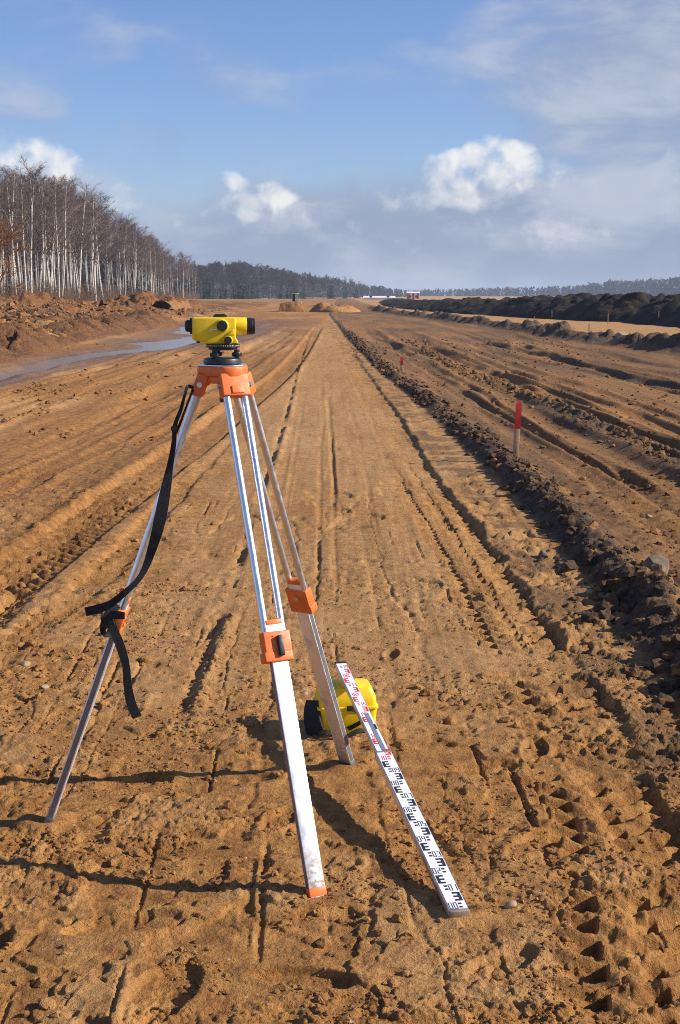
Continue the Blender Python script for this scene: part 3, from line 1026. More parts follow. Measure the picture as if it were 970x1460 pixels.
# dark clods of the berm
n = 4600
cy = 5.5 + 60 * rng.random(n) ** 2.2
cx = np.interp(cy, P_E.y, P_E.x) + rng.normal(size=n) * (0.085 + 0.10 * (cy < 9.5)) + 0.10 + 0.14 * (rng.random(n) ** 3) * (rng.random(n) < 0.5) * 2
te = P_E.off(cx, cy)
ok = vnoise(cx * 0, cy / 1.1, 207) + 0.5 * rng.random(n) > 0.52
cx, cy = cx[ok], cy[ok]
n = len(cx)
cs = (0.008 + 0.045 * rng.random(n) ** 5) * (1 + 0.012 * cy)
so = np.zeros((n, 3))
so[:, 0] = np.where(rng.random(n) < 0.80 + 0.012 * np.minimum(cy, 15), 0.65 + 0.35 * rng.random(n), 0.45 * rng.random(n))
scatter_clods('berm_clods', cx, cy, cs, 2, so, 0.2 * rng.random(n), 'dark clods heaped along the berm beside the road', sink=0.45, jitter=0.34)
# clods strewn over the clay field and the row left by a blade
n = 3600
cy = 7 + 50 * rng.random(n) ** 1.6
cx = P_E.x.mean() * 0 + np.interp(cy, P_E.y, P_E.x) + 0.5 + rng.random(n) * (0.16 * cy)
row = rng.random(n) < 0.45
cx = np.where(row, np.interp(cy, P_R7.y, P_R7.x) + rng.normal(size=n) * 0.13, cx)
cs = (0.008 + 0.030 * rng.random(n) ** 4) * (1 + 0.02 * cy)
so = np.zeros((n, 3))
so[:, 0] = 0.35 + 0.45 * rng.random(n)
scatter_clods('field_clods', cx, cy, cs, 1, so, 0.3 * rng.random(n), 'brown clods strewn over the rutted clay field', sink=0.4)
# left: clods on the heaps and ruts
n = 11000
cy = 9 + 130 * rng.random(n) ** 1.3
cx = -(0.255 * cy) * (0.25 + 0.78 * rng.random(n) ** 0.7)
hz_, _, w_, _, _ = terrain(cx, cy)
keep = (w_ < 0.15) & (P_C.off(cx, cy) < -0.4) & ((hz_ > 0.2) | (vnoise(cx / 0.8, cy / 1.6, 210) > 0.6))
cx, cy, hz_ = cx[keep], cy[keep], hz_[keep]
n = len(cx)
cs = np.where(hz_ > 0.2, 0.035 + 0.20 * rng.random(n) ** 6, 0.010 + 0.035 * rng.random(n) ** 4 * (1 + 0.02 * cy))
so = np.zeros((n, 3))
so[:, 2] = 0.8
so[:, 0] = np.where((rng.random(n) < 0.35) & (hz_ > 0.2), 0.6 * rng.random(n), 0.05)
scatter_clods('heap_clods', cx, cy, cs, 1, so, 0.3 * rng.random(n), 'orange-brown clods on the bulldozed ground at the left', sink=0.4)


def sweep_bank(name, line, hfun, wid, nl, nw, soil, label, seed, lump=0.5, kind='structure', cat=None, m='soil'):
    """a lumpy bank: line = centre line (x, y), hfun(s 0..1) height, wid half width"""
    c = spline(line, nl)
    tx = np.gradient(c[:, 0])
    ty = np.gradient(c[:, 1])
    ln = np.hypot(tx, ty)
    nx, ny = ty / ln, -tx / ln
    t = np.linspace(-1, 1, nw)
    s = np.linspace(0, 1, nl)
    w = np.array([wid(q) for q in s])
    X = c[:, 0:1] + nx[:, None] * t[None] * w[:, None]
    Y = c[:, 1:2] + ny[:, None] * t[None] * w[:, None]
    H = np.array([hfun(q) for q in s])[:, None]
    prof = np.clip(1.15 * (1 - np.abs(t[None] + 0.25 * fbm(X, Y, 5, 3, seed)) ** 1.7), 0, 1)
    big = 1 + 0.30 * fbm(X, Y, 6.0, 4, seed + 5)
    lumps = lump * (0.55 * clod(X, Y, 2.2, seed + 1, 0.85) + 0.35 * clod(X, Y, 1.0, seed + 2, 0.85) + 0.2 * clod(X, Y, 0.45, seed + 3, 0.85))
    g = terrain(X, Y)[0]
    Z = prof * (H * big * 0.78 + lumps * np.clip(H, 0.6, 1.2)) + np.minimum(g, 0.3) * (1 - prof) - 0.25 * (np.abs(t[None]) > 0.97)
    X = X + 0.12 * prof * fbm(X + 3, Y, 0.7, 2, seed + 8)
    V = np.stack([X, Y, Z], -1).reshape(-1, 3)
    idx = np.arange(nl * nw).reshape(nl, nw)
    F = np.stack([idx[:-1, :-1], idx[:-1, 1:], idx[1:, 1:], idx[1:, :-1]], -1).reshape(-1, 4)
    A = np.tile(np.array([*soil[:3], 1.0]), (nl * nw, 1))
    A[:, 0] = np.clip(A[:, 0] + 0.25 * fbm(X, Y, 2.0, 3, seed + 9).reshape(-1), 0, 1)
    B = np.tile(np.array([soil[3]] * 3 + [1.0]), (nl * nw, 1))
    o = link(name, np_mesh(name, V, F, True, {'soil': A, 'pale': B}), M[m])
    return tag(o, label, cat, kind=kind)


def L(*px):
    return [tuple(at(u, v))[:2] for u, v in px]


sweep_bank('peat_bank', L((1400, 487), (1150, 472), (985, 460), (880, 455.5), (780, 450.5), (700, 446), (630, 441), (585, 436.5), (565, 431.5)),
           lambda s: float(np.interp(s, [0, .25, .42, .625, .77, 1], [1.8, 1.68, 1.5, 1.1, 0.85, 0.8])), lambda s: 4.4 - 0.6 * s, 420, 60, (1.0, 0, 0, 0.0),
           'long bank of dark peaty soil along the right edge of the site', 300, 0.6, m='peat')
sweep_bank('sand_heap', [(-1.8, 148), (-0.4, 146), (0.6, 149)], lambda s: 0.55 + 0.22 * math.sin(7 * s), lambda s: 1.7, 60, 40, (0.0, 0, 0.35, 0.35),
           'pale sand heap with two peaks at the far end of the road', 330, 0.8, None, 'sand heap')
sweep_bank('soil_heap', [(-6.3, 150), (-4.2, 150), (-2.3, 152)], lambda s: 0.62 + 0.15 * math.sin(6 * s), lambda s: 1.8, 60, 36, (0.12, 0, 0.7, 0.1),
           'low reddish soil heap at the far end of the road left of the pale sand', 340, 0.8, None, 'soil heap')
sweep_bank('soil_heap', [(-14.8, 119), (-14.2, 121), (-13.6, 123)], lambda s: 1.45, lambda s: 1.3, 40, 36, (0.0, 0, 0.8, 0.2),
           'orange soil mound in front of the birch wood near the yellow instrument', 350, 0.3, None, 'soil mound')
sweep_bank('soil_heap', [(-18.2, 111), (-17.4, 112), (-16.8, 113)], lambda s: 1.25, lambda s: 0.9, 40, 30, (0.85, 0, 0.3, 0.0),
           'blackish lumpy soil mound in front of the birch trunks', 360, 0.7, None, 'soil mound')

sweep_bank('spoil_bank', L((-330, 470), (-150, 461), (-40, 455), (60, 452), (140, 450), (210, 447.5), (262, 445)), lambda s: 1.02 + 0.25 * math.sin(17 * s), lambda s: 3.0, 330, 54,
           (0.18, 0, 1.0, 0.0), 'rough orange-brown bank of bulldozed soil in front of the birch wood', 370, 1.0)
sweep_bank('spoil_bank', L((-200, 545), (-60, 514), (20, 497), (90, 484), (160, 473), (225, 463)), lambda s: 0.32 + 0.15 * math.sin(23 * s), lambda s: 1.7, 330, 46,
           (0.35, 0, 1.0, 0.0), 'low clumpy bank of brown soil beside the puddle', 380, 1.1)

# ------------------------------------------------------------------ trees
def tube_np(V, F, pts, rad, n=5):
    pts = np.asarray(pts, float)
    b = len(V)
    for i, p in enumerate(pts):
        t = pts[min(i + 1, len(pts) - 1)] - pts[max(i - 1, 0)]
        t /= np.linalg.norm(t) + 1e-9
        a = np.cross(t, (0.31, 0.95, 0.05))
        a /= np.linalg.norm(a) + 1e-9
        c = np.cross(t, a)
        for k in range(n):
            an = 2 * math.pi * k / n
            V.append(p + rad[i] * (a * math.cos(an) + c * math.sin(an)))
    for i in range(len(pts) - 1):
        for k in range(n):
            k2 = (k + 1) % n
            q = [b + i * n + k, b + i * n + k2, b + (i + 1) * n + k2, b + (i + 1) * n + k]
            F.append((q[0], q[1], q[2]))
            F.append((q[0], q[2], q[3]))


def birch_variant(seed, h, forked=False, start=0.30, dens=1.0, spread=1.0, up=1.0):
    r = np.random.default_rng(seed)
    TV, TF, BV, BF = [], [], [], []
    nseg = 9
    lean = r.normal(size=2) * 0.05
    ph = r.random(2) * 6.28
    stems = []

    def axis(z0, top, base, ln, amp):
        zz = np.linspace(z0, top, nseg)
        q = zz - z0
        return np.stack([base[0] + ln[0] * q + amp * np.sin(q * 0.5 + ph[0]) - amp * math.sin(ph[0]),
                         base[1] + ln[1] * q + amp * np.sin(q * 0.43 + ph[1]) - amp * math.sin(ph[1]), zz], -1)
    main = axis(-0.4, h, (0, 0), lean, 0.12)
    rad = 0.0082 * h * (1 - np.linspace(0, 1, nseg)) ** 0.8 + 0.014
    tube_np(TV, TF, main, rad, 6)
    stems.append((main, rad))
    if forked:
        k = 3
        st = axis(main[k, 2], h * 0.93, main[k, :2], lean + r.normal(size=2) * 0.09, 0.1)
        rd = rad[k] * 0.75 * (1 - np.linspace(0, 1, nseg)) ** 0.8 + 0.012
        tube_np(TV, TF, st, rd, 6)
        stems.append((st, rd))
    tw = []
    nb = int(32 * dens)
    for i in range(nb):
        st, rd = stems[i % len(stems)]
        q = start + (0.97 - start) * r.random() ** 0.85
        zq = st[0, 2] + (st[-1, 2] - st[0, 2]) * q
        p0 = np.array([np.interp(zq, st[:, 2], st[:, 0]), np.interp(zq, st[:, 2], st[:, 1]), zq])
        az = r.random() * 6.283
        ln = h * (0.17 * (1 - q) ** 0.7 + 0.045) * (0.7 + 0.6 * r.random()) * spread
        out = np.array([math.cos(az), math.sin(az), 0])
        rise = (1.15 + 0.9 * r.random()) * up
        m_ = 5
        tt = np.linspace(0, 1, m_)
        pts = p0 + out * (tt[:, None] * ln) + np.array([0, 0, 1]) * (ln * (rise * tt - 0.45 * tt ** 2))[:, None]
        pts[1:] += r.normal(size=(m_ - 1, 3)) * 0.05 * ln
        br = 0.0042 * h * (1 - q) + 0.016
        tube_np(BV, BF, pts, br * (1 - 0.85 * tt), 3)
        for j in range(int(9 * (0.6 + ln / 3))):
            k = 0.25 + 0.75 * r.random()
            b0 = np.array([np.interp(k, tt, pts[:, c]) for c in range(3)])
            d = out * (0.2 + 0.6 * r.random()) + r.normal(size=3) * 0.55
            d[2] = 0.15 + 0.75 * r.random()
            l2 = ln * (0.22 + 0.28 * r.random())
            b1 = b0 + d * l2 * 0.6
            b2 = b1 + (d * 0.6 + np.array([0, 0, -0.25])) * l2 * 0.5
            tube_np(BV, BF, [b0, b1, b2], [0.014, 0.010, 0.005], 3)
            for g in range(8):
                s0 = b0 + (b1 - b0) * (0.2 + 0.8 * r.random()) if g % 2 else b1 + (b2 - b1) * r.random()
                e = r.normal(size=3) * 0.5 + d * 0.5
                e[2] += 0.1
                tw.append((s0, s0 + e * (0.32 + 0.4 * r.random())))
    tw = np.array(tw)
    side = np.cross(tw[:, 1] - tw[:, 0], r.normal(size=(len(tw), 3)))
    side /= np.linalg.norm(side, axis=1)[:, None] + 1e-9
    side *= 0.0085
    T3 = np.stack([tw[:, 0] - side, tw[:, 0] + side, tw[:, 1]], 1).reshape(-1, 3)
    b = len(BV)
    BVa = np.concatenate([np.array(BV), T3])
    BFa = np.concatenate([np.array(BF), b + np.arange(len(T3)).reshape(-1, 3)])
    return (np_mesh('birch_trunk', np.array(TV), np.array(TF), True), np_mesh('birch_crown', BVa, BFa, False))


def spruce_variant(seed, h, tiers=15, w=0.20):
    r = np.random.default_rng(seed)
    TV, TF = [], []
    tube_np(TV, TF, [(0, 0, -0.3), (0.02, 0, h * 0.5), (0, 0.02, h)], [0.016 * h, 0.010 * h, 0.01], 5)
    tri = []
    for i in range(tiers):
        q = i / tiers
        z0 = h * (0.06 + 0.92 * q)
        for k in range(int(16 * (1 - q) + 5)):
            az = r.random() * 6.283
            ln = h * w * (1 - q) ** 0.85 * (0.65 + 0.5 * r.random()) + 0.06
            o = np.array([math.cos(az), math.sin(az), -0.28 - 0.2 * r.random()])
            sd = np.array([-math.sin(az), math.cos(az), 0]) * ln * 0.20
            c = np.array([0, 0, z0 + h / tiers * (r.random() - 0.5)])
            for a0, a1, ww in ((0.0, 0.55, 0.7), (0.25, 0.8, 1.0), (0.5, 1.0, 0.7)):
                m_ = c + o * ln * a0
                for sg in (-1, 1):
                    tri.append((m_, c + o * ln * a1 + sd * sg * ww + r.normal(size=3) * 0.03 * h * 0.1, c + o * ln * (a1 * 0.8 + 0.2 * a0) + np.array([0, 0, -0.06 * ln])))
    T3 = np.array(tri).reshape(-1, 3)
    return (np_mesh('spruce_trunk', np.array(TV), np.array(TF), True), np_mesh('spruce_crown', T3, np.arange(len(T3)).reshape(-1, 3), False))


tr = np.random.default_rng(77)


def plant_tree(name, var, loc, scale, rz, mats, label, cat, group):
    t = empty(name, loc, label, cat, group)
    t.scale = (scale * tr.uniform(0.75, 1.2), scale * tr.uniform(0.75, 1.2), scale)
    t.rotation_euler = (0, 0, rz)
    for nm, me, m_ in zip(('trunk', 'crown'), var, mats):
        o = bpy.data.objects.new(nm, me)
        COL.objects.link(o)
        o.parent = t
        if not me.materials:
            me.materials.append(None)
        o.material_slots[0].link = 'OBJECT'
        o.material_slots[0].material = m_
    return t


BIRCH = [birch_variant(500 + i, 14.0, i in (1, 4), 0.34 + 0.05 * (i % 3), 1.1, 0.85 + 0.15 * (i % 2)) for i in range(7)]
SPRUCE = [spruce_variant(540 + i, 5.0 + i) for i in range(3)]
U_, D_ = [-140, 0, 60, 110, 160, 200, 240, 278], [112, 140, 160, 188, 225, 268, 345, 450]
V_ = [(-140, 235), (0, 258), (45, 252), (80, 262), (115, 272), (150, 288), (180, 310), (205, 326), (235, 352), (262, 362), (280, 374)]


def tree_spot(u, d):
    r = pix_ray(u, 425)
    k = d / r.y
    return r.x * k, d


G_B = 'bare birches of the wood along the left side'


def birch_at(u, extra, top, i, label=G_B, bark='birch'):
    d = float(np.interp(u, U_, D_)) + extra
    x, y = tree_spot(u, d)
    vt = float(np.interp(u, [q[0] for q in V_], [q[1] for q in V_]))
    vt += top * (420 - vt) / 150
    hgt = max(6.0, (420 - vt) / FPX * d + EYE)
    z0 = max(0.0, min(terrain_z(x, y), 0.9))
    return plant_tree('birch_tree', BIRCH[i % 7], (x, y, z0), hgt / 14.0, tr.random() * 6.283, (M[bark], M['twig']), label, 'birch', G_B)


LB = 'slender pale-trunked birch in the front row of the wood at the left'
LB2 = 'thin bare birch deeper in the wood at the left, behind the front row'
birch_at(46, -9, -6, 1, 'tall forked birch near the left edge, standing in front of the wood')
birch_at(84, -6, 4, 2, 'tall straight birch standing in front of the wood, right of the forked one')
birch_at(262, -45, 2, 4, 'pair-stemmed pale birch at the right-hand end of the birch wood')
fu = np.linspace(-100, 272, 62)
for i, u in enumerate(fu):
    birch_at(float(u + tr.normal() * 11), tr.random() * 24, 2 + abs(tr.normal()) * 20, i, LB, 'bark_grey' if i % 5 == 2 else 'birch')
for i in range(125):
    u = float(-110 + 388 * tr.random())
    ex = 14 + 60 * tr.random()
    birch_at(u, ex, 2 + abs(tr.normal()) * 16, i * 3 + 1, LB2, 'bark_grey' if i % 4 else 'birch')
# young spruces under the birches
G_S = 'young spruces at the foot of the birch wood'
for i, (u, ex, hh) in enumerate([(182, 4, 5.5), (196, 8, 6.5), (212, 6, 4.5), (122, 6, 4.2), (250, 8, 6.0), (68, 8, 3.6), (226, 14, 7.5), (12, 6, 4.0), (142, 10, 4.6)]):
    d = float(np.interp(u, U_, D_)) + ex
    x, y = tree_spot(u, d)
    plant_tree('spruce_tree', SPRUCE[i % 3], (x, y, 0.3), hh / (5.0 + i % 3), tr.random() * 6.28, (M['bark_dark'], M['spruce']),
               'small dark green spruce at the foot of the birch wood', 'spruce', G_S)
# rusty willow at the left edge
wv = birch_variant(590, 6.4, True, 0.06, 1.7, 1.7, 0.8)
x, y = tree_spot(2, 104)
plant_tree('willow_shrub', wv, (x, y, 0.6), 0.98, 1.0, (M['bark_dark'], M['willow']), 'rust-brown leafless willow shrub at the left edge before the birches', 'shrub', None)
# brushwood along the foot of the wood
bt = []
for i in range(9000):
    u = -110 + 395 * tr.random()
    d = float(np.interp(u, U_, D_)) - 3 + 26 * tr.random()
    x, y = tree_spot(u, d)
    p = np.array([x, y, 0.3 + 0.5 * tr.random()])
    hgt = (0.8 + 2.6 * tr.random() ** 2)
    e = p + np.array([tr.normal() * 0.35 * hgt, tr.normal() * 0.35 * hgt, hgt])
    w = np.array([0.02 + 0.02 * tr.random(), 0.01, 0])
    bt.append((p - w, p + w, e))
bt = np.array(bt).reshape(-1, 3)
tag(link('brushwood', np_mesh('brushwood', bt, np.arange(len(bt)).reshape(-1, 3)), M['brush']), 'grey-brown brushwood tangled under the birches', kind='stuff')

# dark mixed wood in the distance
G_F = 'trees of the dark wood in the distance'
UF, DF = [270, 340, 420, 480, 520, 565], [520, 560, 640, 760, 950, 1350]
VF = [(270, 380), (300, 376), (340, 373), (400, 383), (450, 394), (480, 392), (500, 396), (520, 403), (545, 408), (570, 413)]
for i in range(150):
    u = float(268 + 300 * tr.random())
    d = float(np.interp(u, UF, DF)) + 60 * tr.random()
    x, y = tree_spot(u, d)
    vt = float(np.interp(u, [q[0] for q in VF], [q[1] for q in VF])) + abs(tr.normal()) * 2.5
    hgt = (420 - vt) / FPX * d + EYE
    if i % 5 == 0:
        plant_tree('spruce_tree', SPRUCE[i % 3], (x, y, -0.4), hgt * 0.95 / (5.0 + i % 3), tr.random() * 6.28, (M['bark_dark'], M['spruce']),
                   'dark conifer in the distant wood beyond the road end', 'spruce', G_F)
    else:
        plant_tree('bare_tree', BIRCH[i % 7], (x, y, -0.4), hgt / 14.0, tr.random() * 6.28, (M['bark_dark'], M['twig_grey']),
                   'dark leafless tree in the distant wood beyond the road end', 'tree', G_F)
# far-off woods that read as one mass
def far_wood(name, u0, u1, d0, d1, tops, count, label, seed):
    r = np.random.default_rng(seed)
    tri = []
    for i in range(count):
        q = r.random()
        u = u0 + (u1 - u0) * q
        d = d0 + (d1 - d0) * q + r.random() * 90
        x, y = tree_spot(u, d)
        vt = float(np.interp(u, [t[0] for t in tops], [t[1] for t in tops])) + abs(r.normal()) * 2.2
        h = (420 - vt) / FPX * d + EYE + 1
        if r.random() < 0.22:
            h *= 1.10
        wd = h * (0.14 + 0.16 * r.random())
        con = r.random() < 0.55
        for k in range(34):
            zq = r.random()
            rad = wd * ((1 - zq) ** 0.8 if con else math.sin(math.pi * min(1, 0.12 + 0.88 * zq)) ** 0.7) * (0.7 + 0.5 * r.random())
            az = r.random() * 6.283
            c = np.array([x + rad * math.cos(az) * 0.6, y + rad * math.sin(az) * 0.6, -1 + h * zq])
            s_ = h * 0.10
            tri.append((c + r.normal(size=3) * s_, c + r.normal(size=3) * s_, c + r.normal(size=3) * s_ - np.array([0, 0, s_])))
    T3 = np.array(tri).reshape(-1, 3)
    return tag(link(name, np_mesh(name, T3, np.arange(len(T3)).reshape(-1, 3)), M['wood_far']), label, kind='stuff')


far_wood('far_wood', 560, 1120, 2100, 1500, [(560, 414), (700, 411), (800, 409), (850, 405), (880, 401), (930, 401), (970, 397), (1120, 398)], 700,
         'far blue-grey wood on the right horizon', 801)
far_wood('far_wood', 250, 580, 700, 1500, [(250, 386), (340, 380), (420, 392), (480, 400), (520, 407), (580, 414)], 420,
         'dense dark undergrowth filling the distant wood beyond the road end', 802)
far_wood('far_wood', -140, 285, 200, 560, [(-140, 330), (0, 335), (110, 345), (200, 375), (240, 390), (285, 398)], 260,
         'dim thicket deep inside the birch wood on the left', 803)

# ------------------------------------------------------------------ surveyor's tripod
C0 = Vector((-0.368, 4.548, 0))
FEET = [at(65, 1170), at(455, 1279), at(499, 1088)]
tripod = empty('tripod', (C0.x, C0.y, 0), 'aluminium surveying tripod with orange fittings and a black carrying strap', 'tripod')
UP = Vector((0, 0, 1))
dirs = []
for F in FEET:
    d = Vector((F.x - C0.x, F.y - C0.y, 0)).normalized()
    dirs.append(d)
# head: a flat plate with cut corners over a rim, lug blocks between the hinges
angs = [math.atan2(d.y, d.x) for d in dirs]


def head_ring(rc, rf, z):
    pts = []
    for a in sorted(angs):
        for da, rr in ((-0.42, rc), (-0.15, rc * 1.04), (0.15, rc * 1.04), (0.42, rc)):
            pts.append((C0.x + rr * math.cos(a + da), C0.y + rr * math.sin(a + da), z))
        pts.append((C0.x + rf * math.cos(a + R(60)), C0.y + rf * math.sin(a + R(60)), z))
    return pts


hd = MB().prism(head_ring(0.083, 0.072, 1.486), (0, 0, 0.030)).build('head', M['orange'], tripod, 0.004)
MB().prism(head_ring(0.079, 0.069, 1.5165), (0, 0, 0.004)).build('head_plate', M['alu'], hd, 0.001)
MB().prism(head_ring(0.072, 0.062, 1.462), (0, 0, 0.0235)).build('head_skirt', M['orange'], hd, 0.004)
MB().lathe((C0.x, C0.y, 1.40), UP, [(0.012, 0), (0.017, 0.002), (0.017, 0.016), (0.009, 0.018), (0.009, 0.050)], 18).build('fixing_screw', M['black'], hd)


def leg_frame(i):
    d = dirs[i]
    top = Vector((C0.x, C0.y, 0)) + d * 0.078 + UP * 1.452
    bot = Vector((FEET[i].x, FEET[i].y, -0.035))
    a = (bot - top).normalized()
    w = UP.cross(d).normalized()
    n_ = w.cross(a).normalized()
    if n_.dot(d) < 0:
        n_ = -n_
    return top, bot, a, w, n_, (bot - top).length


for i in range(3):
    top, bot, a, w, n_, LL = leg_frame(i)
    ax = (w, n_, a)
    P = lambda t, ww=0.0, nn=0.0: top + a * (t * LL) + w * ww + n_ * nn
    leg = MB()
    for sg in (-1, 1):
        leg.cyl(P(0.005, sg * 0.030), P(0.505, sg * 0.028), 0.0115, n=18)
    lg = leg.build('leg', M['alu'], tripod)
    # hinge bracket at the head
    hb = MB()
    hb.box(P(-0.003), ax, (0.047, 0.018, 0.037))
    hb.build('hinge_bracket', M['orange'], lg, 0.005, 3)
    kn = MB().box(P(-0.016, 0, -0.012), ax, (0.038, 0.014, 0.016)).build('hinge_lug', M['orange'], lg, 0.004)
    for sg in (-1, 1):
        MB().cyl(P(-0.004, sg * 0.0465), P(-0.004, sg * 0.0515), 0.0085, n=14).build('hinge_bolt', M['silver'], lg)
    MB().box(P(0.008, 0.004, 0.0195), ax, (0.020, 0.003, 0.012)).build('name_tab', M['orange'], lg, 0.001)
    # sliding lower leg: a flat box section with a channel on its narrow sides
    lo = MB()
    lo.box(P(0.733), ax, (0.0255, 0.0105, 0.2645 * LL))
    lo.box(P(0.733), ax, (0.0275, 0.0125, 0.0))
    l2 = MB().box(P(0.733), ax, (0.0262, 0.0125, 0.262 * LL)).build('lower_leg', M['alu_flat'], lg, 0.0022)
    for sg in (-1, 1):
        MB().box(P(0.765, sg * 0.0263), ax, (0.0006, 0.0085, 0.225 * LL)).build('side_channel', M['alu_dark'], l2)
    MB().box(P(0.4695), ax, (0.0265, 0.0135, 0.008)).build('end_cap', M['orange'], l2, 0.002)
    # clamp
    cl = MB()
    cl.box(P(0.512), ax, (0.0445, 0.0185, 0.040))
    cl.box(P(0.535, -0.004), ax, (0.0465, 0.0205, 0.0155))
    cb = cl.build('clamp', M['orange'], lg, 0.004, 3)
    if i == 1:
        MB().box(P(0.516, 0.004, 0.0262), ax, (0.0085, 0.007, 0.031)).build('clamp_lever', M['black'], cb, 0.003, 3)
        MB().cyl(P(0.492, 0.004, 0.033), P(0.492, 0.004, 0.0345), 0.0025, n=10).build('lever_pin', M['alu_dark'], cb)
    else:
        sgn = 1
        MB().lathe(P(0.508, 0.0, 0.0185), n_, [(0.006, 0), (0.006, 0.010), (0.015, 0.011), (0.016, 0.016), (0.014, 0.024), (0.007, 0.026)], 12).build('clamp_screw', M['orange'], cb)
        MB().lathe(P(0.508, 0.0, -0.0185), -n_, [(0.008, 0), (0.009, 0.004), (0.004, 0.006)], 12).build('clamp_nut', M['silver'], cb)
    if i == 0:
        MB().lathe(P(0.450, 0.012, 0.012), n_, [(0.006, 0), (0.009, 0.004), (0.009, 0.014), (0.004, 0.016)], 12).build('stop_knob', M['orange'], cb)
    # foot
    MB().box(P(0.9700), ax, (0.0274, 0.0138, 0.0130)).build('foot_shoe', M['orange'] if i == 1 else M['alu_dark'], l2, 0.002)
    MB().cyl(P(0.998), P(1.03), 0.010, 0.003, 10).build('foot_spike', M['silver'], l2)

# strap on the left leg
YS = 4.475


def S_(lst, n, yy=YS):
    sp = spline([(u, v, w_, dy) for u, v, w_, dy in lst], n)
    pts = [at_y(q[0], q[1], yy + q[3]) for q in sp]
    wd = [max(0.003, q[2]) * 4.5 / FPX for q in sp]
    return pts, wd


fc = Vector((0, -1, 0.12))
pts, wd = S_([(276, 553, 4, 0.03), (268, 551, 5, 0), (264, 562, 4, -0.01), (258, 584, 5, -0.01), (250, 606, 6, -0.01), (248, 632, 7, 0), (243, 662, 9, 0), (236, 700, 15, -0.01),
              (228, 742, 17, -0.02), (219, 776, 14, -0.02), (208, 808, 10, -0.02), (196, 828, 8, -0.03), (178, 845, 9, -0.035), (158, 861, 11, -0.03), (140, 868, 13, -0.02), (122, 872.5, 13, -0.02)], 90)
strap = MB().ribbon(pts, wd, fc).build('strap', M['webbing'], tripod)
pts, wd = S_([(276, 555, 3, 0.03), (271, 566, 3, 0.0), (264, 585, 3, 0.005), (256, 606, 4, 0.005), (250, 618, 5, 0)], 30)
MB().ribbon(pts, wd, fc).build('strap_loop', M['webbing'], strap)
pts, wd = S_([(158, 882, 10, -0.01), (164, 901, 12, -0.03), (173, 925, 13, -0.035), (180, 950, 11, -0.03), (182, 975, 12, -0.03), (187, 1002, 14, -0.03), (196, 1023, 14, -0.035)], 44)
MB().ribbon(pts, wd, fc).build('strap_tail', M['webbing'], strap)
c_ = at_y(248, 611, YS - 0.012)
MB().lathe(c_, (0.15, -1, 0.1), [(0.007, -0.006), (0.010, -0.004), (0.010, 0.005), (0.006, 0.007)], 12).build('strap_slider', M['black'], strap)
# buckle and folded webbing behind the clamp
pts, wd = S_([(168, 862, 12, -0.02), (158, 872, 14, -0.03), (150, 886, 12, -0.035), (147, 900, 8, -0.02), (154, 905, 8, 0.0), (160, 893, 10, 0.01)], 34)
bk = MB().ribbon(pts, wd, fc).build('strap_fold', M['webbing'], strap)
cbk = at_y(154, 886, YS - 0.03)
bu = MB()
bx_, bz_, by_ = Vector((0.9, 0, 0.3)).normalized(), Vector((-0.3, 0, 0.9)).normalized(), Vector((0, 1, 0))
for ox, oz, hx, hz2 in ((0, 0.017, 0.018, 0.004), (0, -0.017, 0.018, 0.004), (-0.015, 0, 0.004, 0.018), (0.015, 0, 0.004, 0.018), (0, 0.002, 0.016, 0.003)):
    bu.box(cbk + bx_ * ox + bz_ * oz, (bx_, by_, bz_), (hx, 0.0035, hz2))
bu.build('buckle', M['black'], strap, 0.0012)
pts, wd = S_([(178, 878, 10, -0.05), (163, 877, 12, -0.035), (152, 880, 12, -0.02), (158, 890, 11, 0.02), (176, 889, 10, 0.06)], 24)
MB().ribbon(pts, wd, fc).build('strap_wrap', M['webbing'], strap)

# ------------------------------------------------------------------ automatic level
lev = empty('optical_level', (C0.x, C0.y, 1.5205), 'yellow optical level with black knobs mounted on the tripod head', 'optical level')
lev.rotation_euler = (0, 0, R(7))
LX = lambda x, y, z: Vector((C0.x + x, C0.y + y, 1.5205 + z))
XA, YA = Vector((1, 0, 0)), Vector((0, 1, 0))
bs = MB()
bs.lathe(LX(-0.006, 0, 0.0005), UP, [(0.050, 0), (0.060, 0.002), (0.061, 0.010), (0.058, 0.018), (0.050, 0.021)], 40)
base = bs.build('base_plate', M['black'], lev)
for k in range(3):
    an = R(-128 + 120 * k)
    cx_, cy_ = 0.044 * math.cos(an) - 0.004, 0.044 * math.sin(an)
    fs_ = MB()
    prof = [(0.006, 0.018), (0.0065, 0.024), (0.0145, 0.025), (0.0150, 0.028), (0.0150, 0.036), (0.0140, 0.038), (0.009, 0.039), (0.009, 0.047)]
    fs_.lathe(LX(cx_, cy_, 0), UP, prof, 24)
    f_o = fs_.build('foot_screw', M['black'], lev)
    rb = MB()
    for q in range(16):
        aa = 2 * math.pi * q / 16
        rb.box(LX(cx_ + 0.0152 * math.cos(aa), cy_ + 0.0152 * math.sin(aa), 0.032), (Vector((math.cos(aa), math.sin(aa), 0)), Vector((-math.sin(aa), math.cos(aa), 0)), UP), (0.0008, 0.0012, 0.0040))
    rb.build('grip_ribs', M['black'], f_o)
MB().lathe(LX(-0.004, 0, 0.045), UP, [(0.030, 0), (0.046, 0.002), (0.046, 0.007), (0.034, 0.009)], 32).build('levelling_plate', M['black'], lev)
cir = MB().lathe(LX(-0.004, 0, 0.0535), UP, [(0.050, 0), (0.0545, 0.001), (0.0545, 0.009), (0.050, 0.0105)], 48).build('horizontal_circle', M['black'], lev)
tk = MB()
